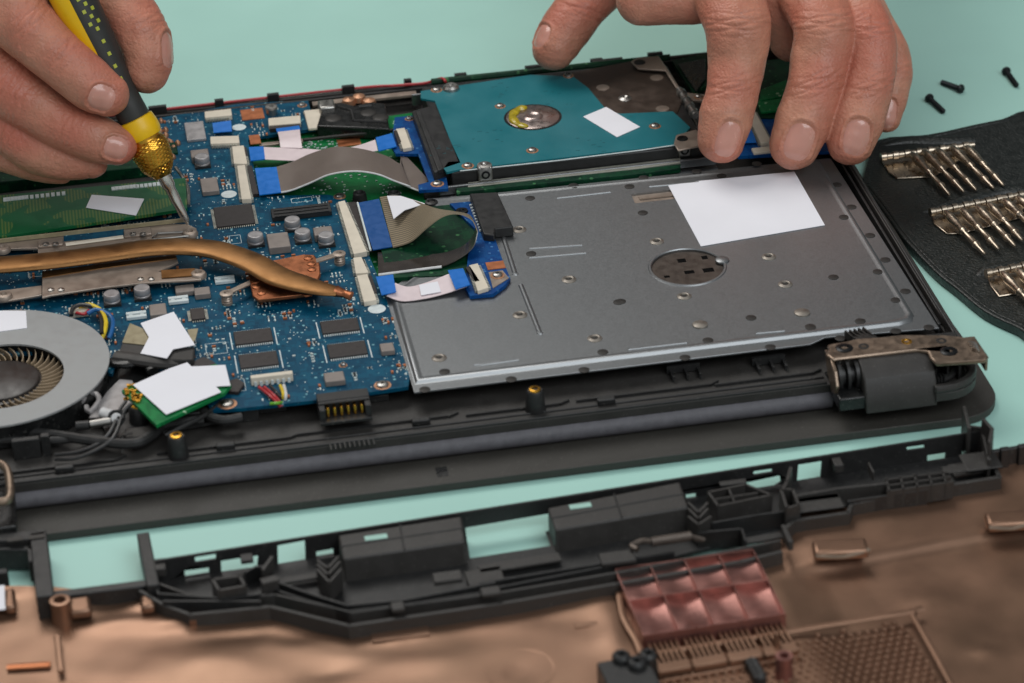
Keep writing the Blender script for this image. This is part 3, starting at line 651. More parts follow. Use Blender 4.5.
cb = ribbon('ribbon_cable', [at('K', 105, 456, 2.2), at('K', 165, 476, 2.12), at('K', 255, 466, 2.14), at('K', 340, 445, 2.2), at('K', 420, 418, 2.35)], [at('K', 138, 405, 2.3), at('K', 190, 420, 2.12), at('K', 255, 405, 2.14), at('K', 310, 385, 2.2), at('K', 352, 368, 2.4)], M['ffcwhite'], LAP, label='pinkish white ribbon cable in front of the looped one')
ribbon('cable_end', pts('K', 2.3, 85, 452, 142, 440), pts('K', 2.3, 62, 382, 130, 372), M['ffcblue'], cb, .04)
ribbon('cable_end', pts('K', 2.42, 375, 430, 432, 412), pts('K', 2.42, 345, 356, 405, 348), M['ffcblue'], cb, .04)
# paper on the looped cable lies at its height
# ---------------------------------------------------------------- hard drive
HD = 2.62
hx0, hx1, hy0, hy1 = -.2, 9.75, 12.05, 19.75
hd = obj('hard_drive', MB().box(((hx0+hx1)/2, (hy0+hy1)/2, 2.12), (hx1-hx0, hy1-hy0, .86)), M['hddblack'], LAP, bevel=.06)
bpoly('metal_cover', 'G', 2.585, (190, 288, 440, 240, 470, 262, 575, 275, 640, 385, 620, 440, 560, 470, 330, 440), M['hddbrown'], hd, .05, .01)
q = pts('F', HD, 160, 122, 590, 58) + pts('G', HD, 208, 300, 268, 345, 330, 420, 350, 440, 395, 446, 600, 437, 668, 500, 610, 568) + pts('F', HD, 310, 430, 300, 432, 262, 440, 250, 425, 268, 400, 308, 398, 215, 160, 160, 150)
obj('circuit_board', MB().prism([(k[0], k[1]) for k in q][::-1], HD-.09, HD), M['teal'], hd)
obj('board_edge', MB().tube([p+np.array([0, 0, -.02]) for p in pts('F', HD, 314, 434, 700, 393, 1021, 353)] + [at('G', 608, 570, HD-.02)], .025, n=6, sub=1), M['silk'], hd)
c = at('F', 600, 225, HD)
sp = MB(); sp.lathe((c[0], c[1], HD-.07), [(1.05, .09), (1.03, .1), (.4, .105), (.33, .16), (.28, .17), (.2, .13), (0, .13)], 48)
obj('spindle_motor', sp, M['spindle'], hd); obj('spindle_recess', MB().lathe((c[0], c[1], HD-.06), [(1.14, .0), (1.14, .072), (1.04, .073)], 48), M['gloss'], hd)
gl = MB().tube([at('F', 575, 185, HD+.05), at('F', 540, 195, HD+.05), at('F', 520, 222, HD+.05), at('F', 540, 250, HD+.05), at('F', 580, 262, HD+.05)], .2, n=10, flat=.5, rr=[.1, .2, .14, .2, .15, .2, .14, .17, .08])
obj('yellow_glue', gl, M['glue'], hd)
for r, X, Y, rr in (('F', 472, 182, .22), ('F', 598, 356, .24), ('F', 222, 118, .24), ('F', 345, 416, .24), ('F', 740, 62, .2), ('G', 190, 298, .22), ('G', 530, 496, .24), ('F', 380, 183, .1)):
    if rr > .15: ring(r, X, Y, HD, hd, rr)
for r, X, Y in (('G', 325, 343), ('G', 412, 385), ('G', 537, 304), ('G', 560, 426)):
    p = at(r, X, Y, 2.6); obj('round_label' if Y != 385 else 'screw', MB().lathe((p[0], p[1], 2.585), [(.27, 0), (.26, .02), (.12, .025 if Y != 385 else .08), (0, .02)], 20), M['bracket'] if Y != 385 else M['steelb'], hd)
q = MB(); 
for k in range(40):
    X, Y = random.choice(((260, 360), (420, 300), (700, 150), (820, 330), (480, 120))); p = at('F', X+random.uniform(-60, 60), Y+random.uniform(-30, 30), HD); q.box((p[0], p[1], HD+.003), (random.uniform(.05, .2), .03, .006))
oo = obj('board_marks', q, mat('teal_dark_print', (14, 84, 92), .5), hd); oo['kind'] = 'stuff'
# caddy round the drive
cd = MB(); cd.box((4.7, 11.75, 1.98), (10.9, .12, .34)); cd.box((4.7, 11.5, 1.7), (10.8, .65, .05)); cd.box((10.0, 16, 1.9), (.1, 8.0, .4)); cd.box((4.7, 19.95, 1.95), (10.6, .1, .5))
cdo = obj('drive_caddy', cd, M['steel'], LAP, bevel=.02)
bpoly('caddy_lip', 'F', 2.12, (345, 480, 1021, 402, 1180, 383, 1180, 402, 1021, 424, 345, 498), mat('pale_caddy_edge', (142, 142, 132), .5, metal=.3), cdo, .3, .02)
bpoly('green_seam', 'F', 2.09, (300, 503, 1021, 428, 1180, 408, 1180, 424, 1021, 446, 300, 520), M['pcbdg'], cdo, .2, .01)
obj('dark_strip', MB().box((5, 11.25, 1.6), (12.5, .14, .1)), M['pcbdg'], LAP); 
for r, X0, Y0, X1, Y1 in (('F', 388, 478, 447, 425), ('G', 622, 618, 676, 575)):
    a, b = at(r, X0, Y0, 2.15), at(r, X1, Y0, 2.15); cx = (a[0]+b[0])/2
    br = obj('caddy_bracket', MB().box((cx, a[1]+.15, 2.42), (b[0]-a[0], .3, .62)), M['steelb'], cdo, bevel=.07)
    c_ = np.array([cx, a[1]-.01, 2.4]); obj('screw_hole', MB().cyl(c_, c_+np.array([0, .1, 0]), .17, n=16), M['screw'], br)
    obj('screw_thread', MB().cyl(c_-np.array([0, .01, 0]), c_+np.array([0, .05, 0]), .09, n=12), M['steelb'], br)
p = at('F', 410, 408, 2.76); obj('screw', MB().lathe((p[0], p[1], 2.66), [(.3, 0), (.28, .07), (.14, .09), (.1, .04), (0, .04)], 20), M['steelb'], cdo)
p = at('F', 278, 98, 2.8); obj('screw', MB().lathe((p[0], p[1], 2.6), [(.34, 0), (.32, .12), (.24, .2), (.12, .2), (.08, .1), (0, .1)], 20), M['steelb'], cdo)
bpoly('bracket_tab', 'G', 2.76, (604, 562, 612, 530, 690, 508, 712, 520, 712, 570, 620, 590), M['bracket'], cdo, .08, .03)
p = at('G', 638, 543, 2.78); obj('screw', MB().lathe((p[0], p[1], 2.76), [(.22, 0), (.2, .04), (.1, .03), (0, .02)], 18), M['screw'], cdo)
bpoly('bracket_tab', 'G', 2.76, (436, 240, 460, 225, 545, 220, 575, 262, 628, 345, 618, 352, 570, 276, 462, 268), M['bracket'], cdo, .08, .03)
p = at('G', 470, 243, 2.78); obj('screw', MB().lathe((p[0], p[1], 2.76), [(.24, 0), (.22, .03), (0, .02)], 18), M['screw'], cdo)
q = MB(); A_, B_ = at('G', 625, 352, 2.7), at('G', 690, 455, 2.7); q.cyl(A_, B_, .13, n=12)
for t_ in (.15, .4, .65, .9): c_ = A_+(B_-A_)*t_; q.cyl(c_-(B_-A_)*.035, c_+(B_-A_)*.035, .2, n=14)
obj('hinge_rod', q, M['steelb'], cdo)
bpoly('corner_tab', 'e', 2.3, (262, 300, 380, 310, 380, 350, 300, 345), M['bracket'], cdo, .08); ring('e', 335, 325, 2.31, cdo, .2)
# boards beyond the drive, partly under the fingers
g = bpoly('wireless_board', 'e', 2.1, (180, 115, 380, 75, 380, 260, 305, 300, 190, 130), M['pcbdg'], LAP, .2)
bpoly('shield_plate', 'e', 2.2, (215, 135, 370, 105, 372, 215, 318, 292), M['gloss'], g, .08, .02)
g = bpoly('side_board', 'p', 2.2, (752, 62, 790, 58, 792, 118, 750, 118), M['pcbdg'], LAP, .2)
bpoly('shield_plate', 'H', 2.3, (318, 352, 418, 312, 422, 372, 312, 395), M['pcbg'], g, .1, .02); bpoly('shield_plate', 'H', 2.32, (305, 400, 420, 382, 405, 432, 318, 440), M['pcbg'], g, .1, .02)
g = bpoly('port_board', 'p', 2.15, (735, 112, 800, 100, 845, 150, 738, 156), M['pcb2'], LAP, .14)
o, _q = socket('H', (318, 562, 358, 555, 292, 432, 262, 445), g, 2.15, .2)
obj('white_block', MB().slab(at('H', 290, 600, 2.25), at('H', 360, 572, 2.25), 2.25, .2), M['cream'], g, bevel=.03)
ribbon('ribbon_cable', pts('H', 2.25, 232, 562, 300, 560), pts('H', 2.25, 246, 500, 278, 495), M['ffcblue'], LAP, label='blue ribbon end beside the index finger')
# ---------------------------------------------------------------- memory module
ZM = 2.5
q = pts('p', ZM, -60, 247, 187, 205, 186, 158, 174, 178, -60, 205)
q = [at('p', -60, 246, ZM), at('C', 735, 190, ZM), at('C', 728, 70, ZM), at('p', -60, 201, ZM)]
rm = obj('memory_module', MB().prism([(k[0], k[1]) for k in q], ZM-.12, ZM), M['ram'], LAP)
g = MB()
for X0, X1 in ((20, 105), (125, 250), (445, 530), (540, 640)):
    a, b = at('C', X0, 160-(X0*.1 if X0 < 300 else X0*.1), ZM), at('C', X1, 160-X1*.1, ZM)
    n_ = 7
    for k in range(n_): g.box((a[0]+(b[0]-a[0])*k/(n_-1), a[1]+.02, ZM+.02), (.13, .26, .04))
oo = obj('resistor', g, M['silk'], rm); oo['kind'] = 'stuff'
g = MB()
a, b = at('p', -60, 246, ZM), at('C', 735, 190, ZM)
g.box(((a[0]+b[0])/2, a[1]-.03, ZM-.05), (b[0]-a[0], .08, .14)); obj('module_edge', g, M['film'], rm)
# memory clips & dark area above it
g = MB(); a, b = at('p', -60, 200, 2.2), at('p', 140, 176, 2.2)
g.box(((a[0]+b[0])/2, a[1]+1.2, 2.1), (b[0]-a[0]+2.4, 1.1, .5)); g.box(((a[0]+b[0])/2+.4, a[1]+2.6, 1.9), (b[0]-a[0]+2.4, .9, .35)); g.box(((a[0]+b[0])/2+.4, a[1]+4.0, 1.8), (b[0]-a[0]+2, .5, .25))
obj('memory_socket', g, M['pcbdg'], LAP, bevel=.04)
obj('memory_clip', MB().tube([at('C', 690, 30, 2.4), at('C', 735, 100, 2.4), at('C', 740, 180, 2.3)], .07, n=8), M['steelb'], LAP)
g = MB()
for k in range(16):
    p = at('p', random.uniform(160, 178), random.uniform(118, 160), 2.1); g.lathe((p[0], p[1], 1.9), [(.12, 0), (.11, .15), (.05, .22), (0, .22)], 8)
oo = obj('solder_pins', g, M['copperring'], LAP); oo['kind'] = 'stuff'
# ---------------------------------------------------------------- heat pipe assembly
hp = [at('p', -90, 270, 2.72), at('C', 0, 412, 2.75), at('C', 200, 395, 2.75), at('C', 400, 370, 2.75), at('C', 560, 348, 2.78), at('C', 700, 340, 2.78), at('C', 820, 348, 2.78), at('C', 900, 368, 2.78), at('C', 990, 402, 2.76), at('D', 380, 298, 2.7), at('D', 460, 325, 2.66), at('D', 560, 350, 2.6), at('D', 620, 360, 2.56)]
HP = obj('heat_pipe', MB().tube(hp, .40, n=20, flat=.30, sub=8, rr=[.58]*11+[.55, .42, .28]), M['pipe'], LAP)
obj('pipe_tip', MB().tube([at('D', 612, 358, 2.55), at('D', 645, 368, 2.5), at('D', 672, 378, 2.45)], .2, n=12, flat=.8, rr=[.26, .17, .2]), M['copper'], HP)
bpoly('copper_plate', 'D', 2.38, (268, 290, 262, 272, 345, 240, 480, 213, 528, 215, 548, 245, 552, 290, 520, 365, 308, 392, 285, 375), M['copper'], HP, .14, .04)
for r, X, Y in (('D', 503, 228), ('D', 515, 250), ('D', 518, 272), ('D', 296, 318), ('D', 300, 340), ('D', 320, 365), ('D', 498, 368)):
    p = at(r, X, Y, 2.4); obj('rivet', MB().lathe((p[0], p[1], 2.37), [(.17, 0), (.15, .05), (0, .07)], 14), M['copper'], HP)
def arm(a, b, c): 
    A, B = at(*a), at(*b); obj('spring_arm', MB().strip([A+np.array([0, -.14, 0]), B+np.array([0, -.14, 0])], [A+np.array([0, .14, 0]), B+np.array([0, .14, 0])], .05, 2), M['bracket'], HP)
    q = MB(); q.lathe((B[0], B[1], ZB), [(.2, 0), (.2, .1), (.16, .13), (.2, .18), (.16, .23), (.2, .28), (.16, .33), (.24, .38), (.24, .44), (.1, .46), (.08, .4), (0, .4)], 18); obj('spring_screw', q, M['bracket'], HP); foot(B[0]-.3, B[1]-.3, B[0]+.3, B[1]+.3)
arm(('D', 535, 240, 2.38), ('D', 625, 212, 2.36), 0); arm(('D', 275, 325, 2.38), ('D', 182, 368, 2.36), 0); 
# lower spreader bar under the pipe
cs_ = bpoly('spreader_bar', 'C', 2.40, (165, 492, 165, 460, 380, 405, 560, 382, 690, 372, 700, 400, 625, 438, 775, 425, 805, 440, 790, 468, 560, 482, 400, 500, 200, 530, 165, 540), M['bracket'], HP, .1, .03)
bpoly('spreader_bar', 'C', 2.36, (-60, 560, -60, 520, 165, 492, 165, 528, 40, 550), M['bracket'], HP, .1, .03)
bpoly('gold_strip', 'C', 2.43, (165, 462, 165, 436, 400, 408, 690, 372, 695, 385, 400, 425), M['pipe'], HP, .06, .01)
bpoly('gold_strip', 'C', 2.46, (635, 462, 632, 432, 765, 424, 765, 452), M['pipe'], HP, .05, .01)
up = bpoly('spreader_bar', 'C', 2.36, (-60, 350, -60, 318, 140, 308, 250, 294, 488, 262, 590, 250, 735, 250, 772, 268, 760, 300, 600, 312, 400, 340, 150, 372, 148, 345), M['bracket'], HP, .1, .03)
obj('light_bar', MB().tube([at('C', 258, 332, 2.4), at('C', 484, 302, 2.4)], .11, n=8, sub=1, flat=.5), M['cream'], HP)
bpoly('blue_gap', 'C', 2.38, (250, 318, 250, 290, 486, 262, 486, 296), M['pcb'], HP, .03)
for X0, X1, Y0, Y1 in ((150, 245, 340, 298), (488, 592, 300, 256)):
    a, b = at('C', X0, Y0, 2.46), at('C', X1, Y1+6, 2.46); obj('raised_tab', MB().slab(a, b, 2.46, .1), M['bracket'], HP, bevel=.03)
for X, Y in ((180, 330), (218, 330), (522, 291), (562, 291), (200, 510), (240, 510), (552, 468), (594, 468)):
    z_ = 2.47 if Y < 400 else 2.41; p = at('C', X, Y, z_); obj('rivet', MB().lathe((p[0], p[1], z_-.02), [(.13, 0), (.12, .05), (0, .08)], 14), M['steelb'], HP)
for X, Y in ((745, 278), (778, 440), (15, 525), (8, 340)):
    p = at('C', X, Y, 2.5); q = MB(); q.lathe((p[0], p[1], 2.3), [(.3, 0), (.3, .1), (.25, .18), (.13, .2), (.1, .12), (0, .12)], 18); obj('screw', q, M['bracket'], HP)
a, b = at('C', 605, 312, 2.38), at('C', 735, 290, 2.38); obj('steel_lever', MB().tube([at('C', 600, 305, 2.42), at('C', 620, 288, 2.42), at('C', 735, 282, 2.42), at('C', 740, 298, 2.42), at('C', 600, 312, 2.42)], .04, n=6, sub=1), M['steelb'], HP)
# ---------------------------------------------------------------- fan
fc = at('E', -20, 303, 2.3); fx, fy = fc[0], fc[1]; hcen = at('E', 4, 338, 2.3)
FN = obj('cooling_fan', MB().lathe((fx, fy, 1.3), [(0, 0), (3.78, 0), (3.86, .1), (3.86, .92), (3.7, .92), (3.7, .1), (0, .1)], 72), M['gloss'], LAP)
hole = circ((hcen[0], hcen[1]+.0), 2.14, 56)
obj('fan_cover', MB().prism(circ((fx, fy), 3.93, 96), 2.23, 2.31, holes=[hole[::-1]]), M['fan'], FN, bevel=.03)
obj('fan_hub', MB().lathe((hcen[0], hcen[1], 2.0), [(1.42, -.3), (1.42, .02), (1.3, .05), (1.28, .14), (1.22, .17), (0, .17)], 48), M['fanhub'], FN)
obj('fan_bowl', MB().lathe((hcen[0], hcen[1], 2.24), [(2.25, -.03), (2.25, -.5), (2.2, -.5), (2.2, -.6), (0, -.6)], 48, cap=False), M['gloss'], FN)
bl = MB()
for k in range(44):
    a0 = 2*math.pi*k/44; pth = []
    for j in range(5):
        r_ = 1.36+.85*j/4; a_ = a0+.28*(j/4)**1.3; pth.append((hcen[0]+r_*math.cos(a_), hcen[1]+r_*math.sin(a_)))
    vs = [(x, y, z) for (x, y) in pth for z in (1.8, 2.12)]; n_ = np.array([math.cos(a0+1.8), math.sin(a0+1.8)])*.035
    b0 = [(x+n_[0], y+n_[1], z) for x, y, z in vs]; 
    bl.add(vs+b0, [(2*j, 2*j+2, 2*j+3, 2*j+1) for j in range(4)]+[(10+2*j, 10+2*j+1, 10+2*j+3, 10+2*j+2) for j in range(4)]+[(2*j+1, 2*j+3, 13+2*j, 11+2*j) for j in range(4)])
obj('fan_blades', bl, M['blade'], FN)
q = MB(); p = at('E', 355, 430, 2.0)
q.tube(pts('a', 2.1, 560, 215, 600, 160, 660, 165, 675, 215, 610, 290, 590, 250), .09, n=8, sub=2); obj('mounting_tab', q, M['cap'], FN)
q = MB(); q.tube([(hcen[0]-.3, hcen[1]-.35, 2.245), (hcen[0]-.25, hcen[1]-.35, 2.25)], .05, sub=1); obj('hub_dot', q, M['dimple'], FN)
# small board and plug by the fan, wires
obj('fan_plug', MB().slab(at('C', 270, 600, ZB+.25), at('C', 345, 570, ZB+.25), ZB+.25, .25), M['cream'], LAP, bevel=.03)
for nm, c_, off_ in (('wire', 'yelwire', 0), ('wire', 'blackw', 12), ('wire', 'bluewire', 28)):
    if off_ == 12: q = [at('C', 280, 610, 2.2), at('C', 285, 585, 2.3), at('C', 310, 570, 2.35), at('C', 350, 572, 2.35), at('C', 385, 590, 2.3), at('C', 400, 640, 2.3), at('C', 400, 683, 2.25)]
    else: q = [at('C', 310+off_*1.2, 575+off_, 2.25), at('C', 350+off_, 568+off_*.7, 2.35), at('C', 395+off_, 590+off_*.5, 2.35), at('C', 415+off_, 630, 2.3), at('C', 412+off_, 670, 2.25), at('E', 400+off_, 190, 2.1)]
    obj(nm, MB().tube(q, .08, n=8), M[c_], LAP)
obj('wire', MB().tube([at('C', 300, 600, 2.2), at('C', 330, 605, 2.25), at('C', 350, 590, 2.25)], .06, n=8), M['red'], LAP)
# dark bay between fan and board, grey foil
bpoly('fan_bay_floor', 'p', 1.55, (112, 340, 132, 330, 200, 372, 232, 405, 225, 420, 110, 440, 90, 400), M['plastic2'], LAP, .1)
bpoly('foil_patch', 'E', 1.7, (420, 400, 470, 350, 520, 355, 540, 440, 420, 500, 350, 500), M['cap'], LAP, .05)
# taped cable under the arrow-shaped paper
tp = bpoly('black_tape', 'E', 2.3, (462, 252, 480, 205, 560, 205, 620, 235, 680, 225, 765, 222, 760, 272, 700, 275, 590, 268), M['foam'], LAP, .25, .05)
bpoly('tan_film', 'E', 2.34, (480, 205, 510, 130, 560, 150, 590, 180, 570, 215), M['film'], tp, .03); bpoly('tan_film', 'E', 2.34, (735, 155, 778, 150, 770, 185, 755, 215), M['film'], tp, .03)
obj('tape_roll', MB().tube([at('E', 455, 262, 2.15), at('E', 530, 272, 2.2), at('E', 620, 285, 2.15), at('E', 700, 290, 2.05)], .28, n=10, flat=.7), M['foam'], tp)
obj('tape_roll', MB().tube([at('E', 430, 285, 2.0), at('E', 500, 290, 2.1), at('E', 570, 270, 2.1), at('E', 600, 320, 2.0)], .22, n=10, flat=.7), M['gloss'], tp)
bpoly('grey_tab', 'E', 2.05, (680, 262, 740, 258, 745, 280, 690, 285), M['cap'], tp, .04)
bpoly('brown_chip', 'E', 2.12, (745, 285, 800, 262, 838, 280, 850, 292, 760, 300), M['chip'], LAP, .2)
bpoly('brown_chip', 'E', 2.08, (890, 360, 930, 345, 960, 365, 935, 400, 900, 398), M['chip'], LAP, .2)
# wireless card under the second paper
wc = bpoly('wireless_card', 'E', 2.35, (478, 395, 520, 370, 850, 290, 908, 372, 880, 405, 615, 530), M['pcbg'], LAP, .12)
g = MB()
for k in range(26):
    p = at('E', random.uniform(490, 560), random.uniform(375, 440), 2.38); g.box((p[0], p[1], 2.39), (.14, .12, .08))
oo = obj('card_parts', g, M['gold'], wc); oo['kind'] = 'stuff'
g = MB()
for k in range(12): p = at('E', 665+18*k, 478-10*k+0*k, 2.36); g.box((p[0], p[1], 2.362), (.05, .14, .012))
obj('edge_marks', g, M['dot'], wc)
# black cables along the left bay
for q, r_ in (([at('p', -70, 440, 1.7), at('N', 0, 130, 1.7), at('N', 150, 130, 1.7), at('N', 400, 165, 1.7), at('N', 530, 170, 1.7), at('N', 600, 135, 1.7), at('N', 650, 95, 1.75), at('N', 800, 75, 1.75)], .18),
              ([at('p', -70, 450, 1.62), at('N', 0, 160, 1.65), at('N', 200, 160, 1.65), at('N', 350, 150, 1.65), at('N', 480, 175, 1.65)], .14),
              ([at('N', 215, 215, 1.6), at('N', 300, 205, 1.62), at('N', 380, 175, 1.7), at('N', 430, 130, 1.9), at('N', 455, 80, 2.1)], .07),
              ([at('N', 215, 232, 1.55), at('N', 300, 228, 1.6), at('N', 400, 185, 1.7), at('N', 450, 140, 1.9), at('N', 480, 60, 2.15)], .07),
              ([at('N', 480, 75, 2.1), at('N', 490, 40, 2.25), at('N', 515, 15, 2.35)], .07), ([at('N', 465, 75, 2.1), at('N', 470, 40, 2.25), at('N', 495, 5, 2.35)], .06),
              ([at('E', 800, 478, 1.85), at('E', 830, 500, 1.8), at('E', 880, 512, 1.8), at('E', 950, 500, 1.8)], .17),
              ([at('p', 165, 436, 1.85), at('p', 180, 428, 1.9), at('p', 205, 415, 1.9), at('p', 222, 402, 1.9)], .09)):
    obj('cable', MB().tube(q, r_, n=10), M['blackw'], LAP)
obj('antenna_plug', MB().cyl(at('N', 355, 96, 1.95), at('N', 435, 82, 2.0), .14), M['steelb'], LAP)
obj('antenna_plug', MB().cyl(at('N', 405, 50, 2.0), at('N', 440, 62, 2.05), .2), M['hubw'], LAP)
p = at('N', 457, 72, 2.1); obj('antenna_plug', MB().lathe(p, [(.2, -.1), (.2, 0), (.16, .04), (0, .04)], 20, frame(VB)), M['hubw'], LAP)
obj('grommet', MB().lathe(p, [(.2, -.15), (.29, -.1), (.29, .02), (.2, .02)], 20, frame(VB)), M['gloss'], LAP)
obj('coax_sleeve', MB().cyl(at('N', 300, 102, 1.9), at('N', 352, 98, 1.92), .16), M['plastic2'], LAP)
obj('steel_pin', MB().tube([at('N', 480, 210, 1.45), at('N', 480, 150, 1.8), at('N', 495, 135, 1.9), at('N', 520, 130, 1.9)], .04), M['dimple'], LAP)
q = MB(); c = at('N', 545, 125, 1.8); q.box((c[0], c[1], 1.75), (.9, .6, .12)); obj('foil_tab', q, M['dimple'], LAP, bevel=.03)
obj('cable', MB().tube([(-20.5, 21.45, 1.95), P(0, 150, 2.0)*0+np.array([-12, 21.5, 1.98]), np.array([-3, 21.55, 1.98]), at('F', 60, 100, 2.1), at('F', 180, 90, 2.2), at('F', 240, 72, 2.5), at('F', 258, 85, 2.5)], .06, n=8), M['red'], LAP, label='thin red cable along the far edge')
# far rim bits
q = MS('rim_tab', M['plastic2'], chs, 0)
for k in range(9): q.box((-11+2.6*k+random.uniform(-.4, .4), 21.5, 2.0), (random.uniform(.3, 1.0), .2, .3))
pass
obj('caddy_rail', MB().tube([(0.3, 20.5, 2.4), (10.2, 20.4, 2.4)], .14, n=8, sub=1), M['pcbdg'], LAP)
q = MB(); a_, b_ = at('G', 285, 240, 2.3), at('G', 405, 232, 2.3); q.box(((a_[0]+b_[0])/2, a_[1], 2.2), (b_[0]-a_[0], .2, .2)); obj('rim_tab', q, M['dimple'], chs)
# ---------------------------------------------------------------- small surface parts on the motherboard
def inside(x, y, poly):
    c = False; n = len(poly)
    for i in range(n):
        x1_, y1_ = poly[i][:2]; x2_, y2_ = poly[(i+1) % n][:2]
        if (y1_ > y) != (y2_ > y) and x < (x2_-x1_)*(y-y1_)/(y2_-y1_)+x1_: c = not c
    return c
def okp(x, y, g=.05):
    return inside(x, y, out) and all(not (k[0]-g < x < k[2]+g and k[1]-g < y < k[3]+g) for k in KO)
sp = MB(); sp2 = MB(); sp3 = MB(); used = []
xs0, xs1 = -17.5, -3.6
for c_ in range(560):
    x, y = random.uniform(xs0, xs1), random.uniform(-2.6, 21.2)
    if not okp(x, y, .1): continue
    k = random.choice((1, 2, 3, 3, 4, 5)); rows = random.choice((1, 1, 2)); hor = random.random() < .6; pit = random.choice((.14, .17, .22))
    for i in range(k):
        for j in range(rows):
            X = x+(i*pit if hor else j*.2); Y = y+(j*.2 if hor else i*pit)
            if not okp(X, Y): continue
            t_ = random.random(); w, h = (.05, .11) if hor else (.11, .05)
            if t_ < .55: sp.box((X, Y, ZB+.02), (w, h, .04))
            elif t_ < .8:
                sp2.box((X, Y, ZB+.03), (w*.9+.02, h*.7, .06)); e = (.0, h*.5) if hor else (w*.5, 0)
                for s_ in (-1, 1): sp.box((X+s_*e[0], Y+s_*e[1], ZB+.03), (.05, .05, .055))
            else: sp3.box((X, Y, ZB+.035), (w+.03, h+.02, .07))
for c_ in range(1700):
    x, y = random.uniform(xs0, xs1), random.uniform(-2.6, 21.2)
    if okp(x, y, 0): s_ = random.uniform(.018, .05); sp.box((x, y, ZB+.006), (s_, s_, .012))
for nm, b_, m_ in (('solder_point', sp, 'solder'), ('resistor', sp2, 'chip'), ('ceramic_capacitor', sp3, 'orange')):
    oo = obj(nm, b_, M[m_], MBD); oo['kind'] = 'stuff'
sk = MB()
for c_ in range(34):
    x, y = random.uniform(xs0, xs1-1), random.uniform(-2, 20); w, h = random.uniform(.3, .9), random.uniform(.3, .8)
    if okp(x, y) and okp(x+w, y+h) and okp(x+w, y) and okp(x, y+h):
        for a_, b_, c__, d_ in ((x, y, w, .018), (x, y+h, w, .018)): sk.box((a_+w/2, b_, ZB+.003), (w, d_, .006))
        for a_ in (x, x+w): sk.box((a_, y+h/2, ZB+.003), (.018, h, .006))
oo = obj('silkscreen', sk, M['silk'], MBD); oo['kind'] = 'stuff'
# ---------------------------------------------------------------- right hinge
HZ = 2.42
def H(*a): return pts('b', HZ, *a)
q = H(50, 165, 40, 140, 160, 118, 200, 105, 350, 95, 460, 82, 700, 82, 820, 95, 880, 88, 905, 125, 960, 205, 945, 225, 660, 245, 628, 212, 610, 175, 560, 168, 100, 218, 75, 225, 30, 190)
A = sum(q[i][0]*q[(i+1) % len(q)][1]-q[(i+1) % len(q)][0]*q[i][1] for i in range(len(q)))
if A < 0: q = q[::-1]
HG = obj('hinge', MB().prism([(k[0], k[1]) for k in q], HZ-.14, HZ), M['bronze'], LAP, bevel=.06, label='bronze coloured right hinge with a dark grey barrel cover')
p0, p1 = at('b', 240, 560, .9), at('b', 660, 505, .9)
xa, xb = at('b', 250, 330, 2.2)[0]+.1, at('b', 668, 300, 2.2)[0]+.1
prof = [(-3.35, 2.33), (-3.7, 2.40), (-4.1, 2.38), (-4.7, 2.22), (-5.15, 1.95), (-5.4, 1.55), (-5.5, 1.15), (-5.55, .8), (-3.35, .8)]
cv = MB(); vs = []
for x in (xa, xb): vs += [(x, y, z) for y, z in prof]
n = len(prof); cv.add(vs, [(i, (i+1) % n, n+(i+1) % n, n+i)[::-1] for i in range(n)]+[tuple(range(n)), tuple(range(n, 2*n))[::-1]])
obj('barrel_cover', cv, M['plastic'], HG, bevel=.05, smooth=25)
bk = MB(); 
prof2 = [(-3.5, 2.3), (-4.2, 2.36), (-4.75, 2.15), (-5.05, 1.7), (-4.9, 1.35), (-4.5, 1.2), (-4.0, 1.6)]
x_ = xa-.95; vs = [(x_+dx, y, z) for dx in (0, .14) for y, z in prof2]; n = len(prof2)
bk.add(vs, [(i, (i+1) % n, n+(i+1) % n, n+i)[::-1] for i in range(n)]+[tuple(range(n)), tuple(range(n, 2*n))[::-1]]); obj('side_cheek', bk, M['bronze'], HG, bevel=.04)
bk = MB()
for k, (r_, w_) in enumerate(((.5, .12), (.36, .1), (.55, .1), (.3, .14), (.52, .12))): bk.cyl((xa-.75+.15*k, -4.35, 1.72), (xa-.75+.15*k+w_, -4.35, 1.72), r_, n=24)
obj('friction_washer', bk, M['hddblack'], HG)
obj('cheek_base', MB().box((xa-.4, -4.4, 1.15), (1.0, 1.9, .5)), M['gloss'], HG, bevel=.05)
for X, Y, rr in ((138, 160, .3), (733, 178, .3)):
    p = at('b', X, Y, HZ); s_ = MB().lathe((p[0], p[1], HZ-.02), [(rr, 0), (rr, .04), (rr*.8, .07), (rr*.45, .07), (rr*.35, .0), (0, .0)], 22); obj('screw', s_, M['screw'], HG)
for X, Y, m_ in ((248, 150, 'dimple'), (690, 118, 'dimple'), (493, 122, 'gold')):
    p = at('b', X, Y, HZ); obj('pin_hole', MB().lathe((p[0], p[1], HZ-.02), [(.19, 0), (.18, .035), (.1, .04), (.08, .01), (0, .01)], 18), M[m_], HG)
p = at('b', 870, 150, HZ+.1); q = MB(); 
for k in range(3): q.tube([at('b', 845+8*k, 125+14*k, HZ+.08), at('b', 880+6*k, 130+14*k, HZ+.16), at('b', 895+4*k, 150+14*k, HZ+.04)], .035, sub=3, n=6)
obj('spring', q, M['steelb'], HG)
p = at('b', 952, 214, HZ-.1); obj('edge_flange', MB().box((p[0]-.06, p[1]+.25, HZ-.3), (.1, .75, .5)), M['bronze'], HG, bevel=.03)
q = MB()
for k in range(5): p = at('b', 170+25*k, 95-5*k, 2.2); q.box((p[0], p[1], 2.15), (.06, .6, .3), rz=.3)
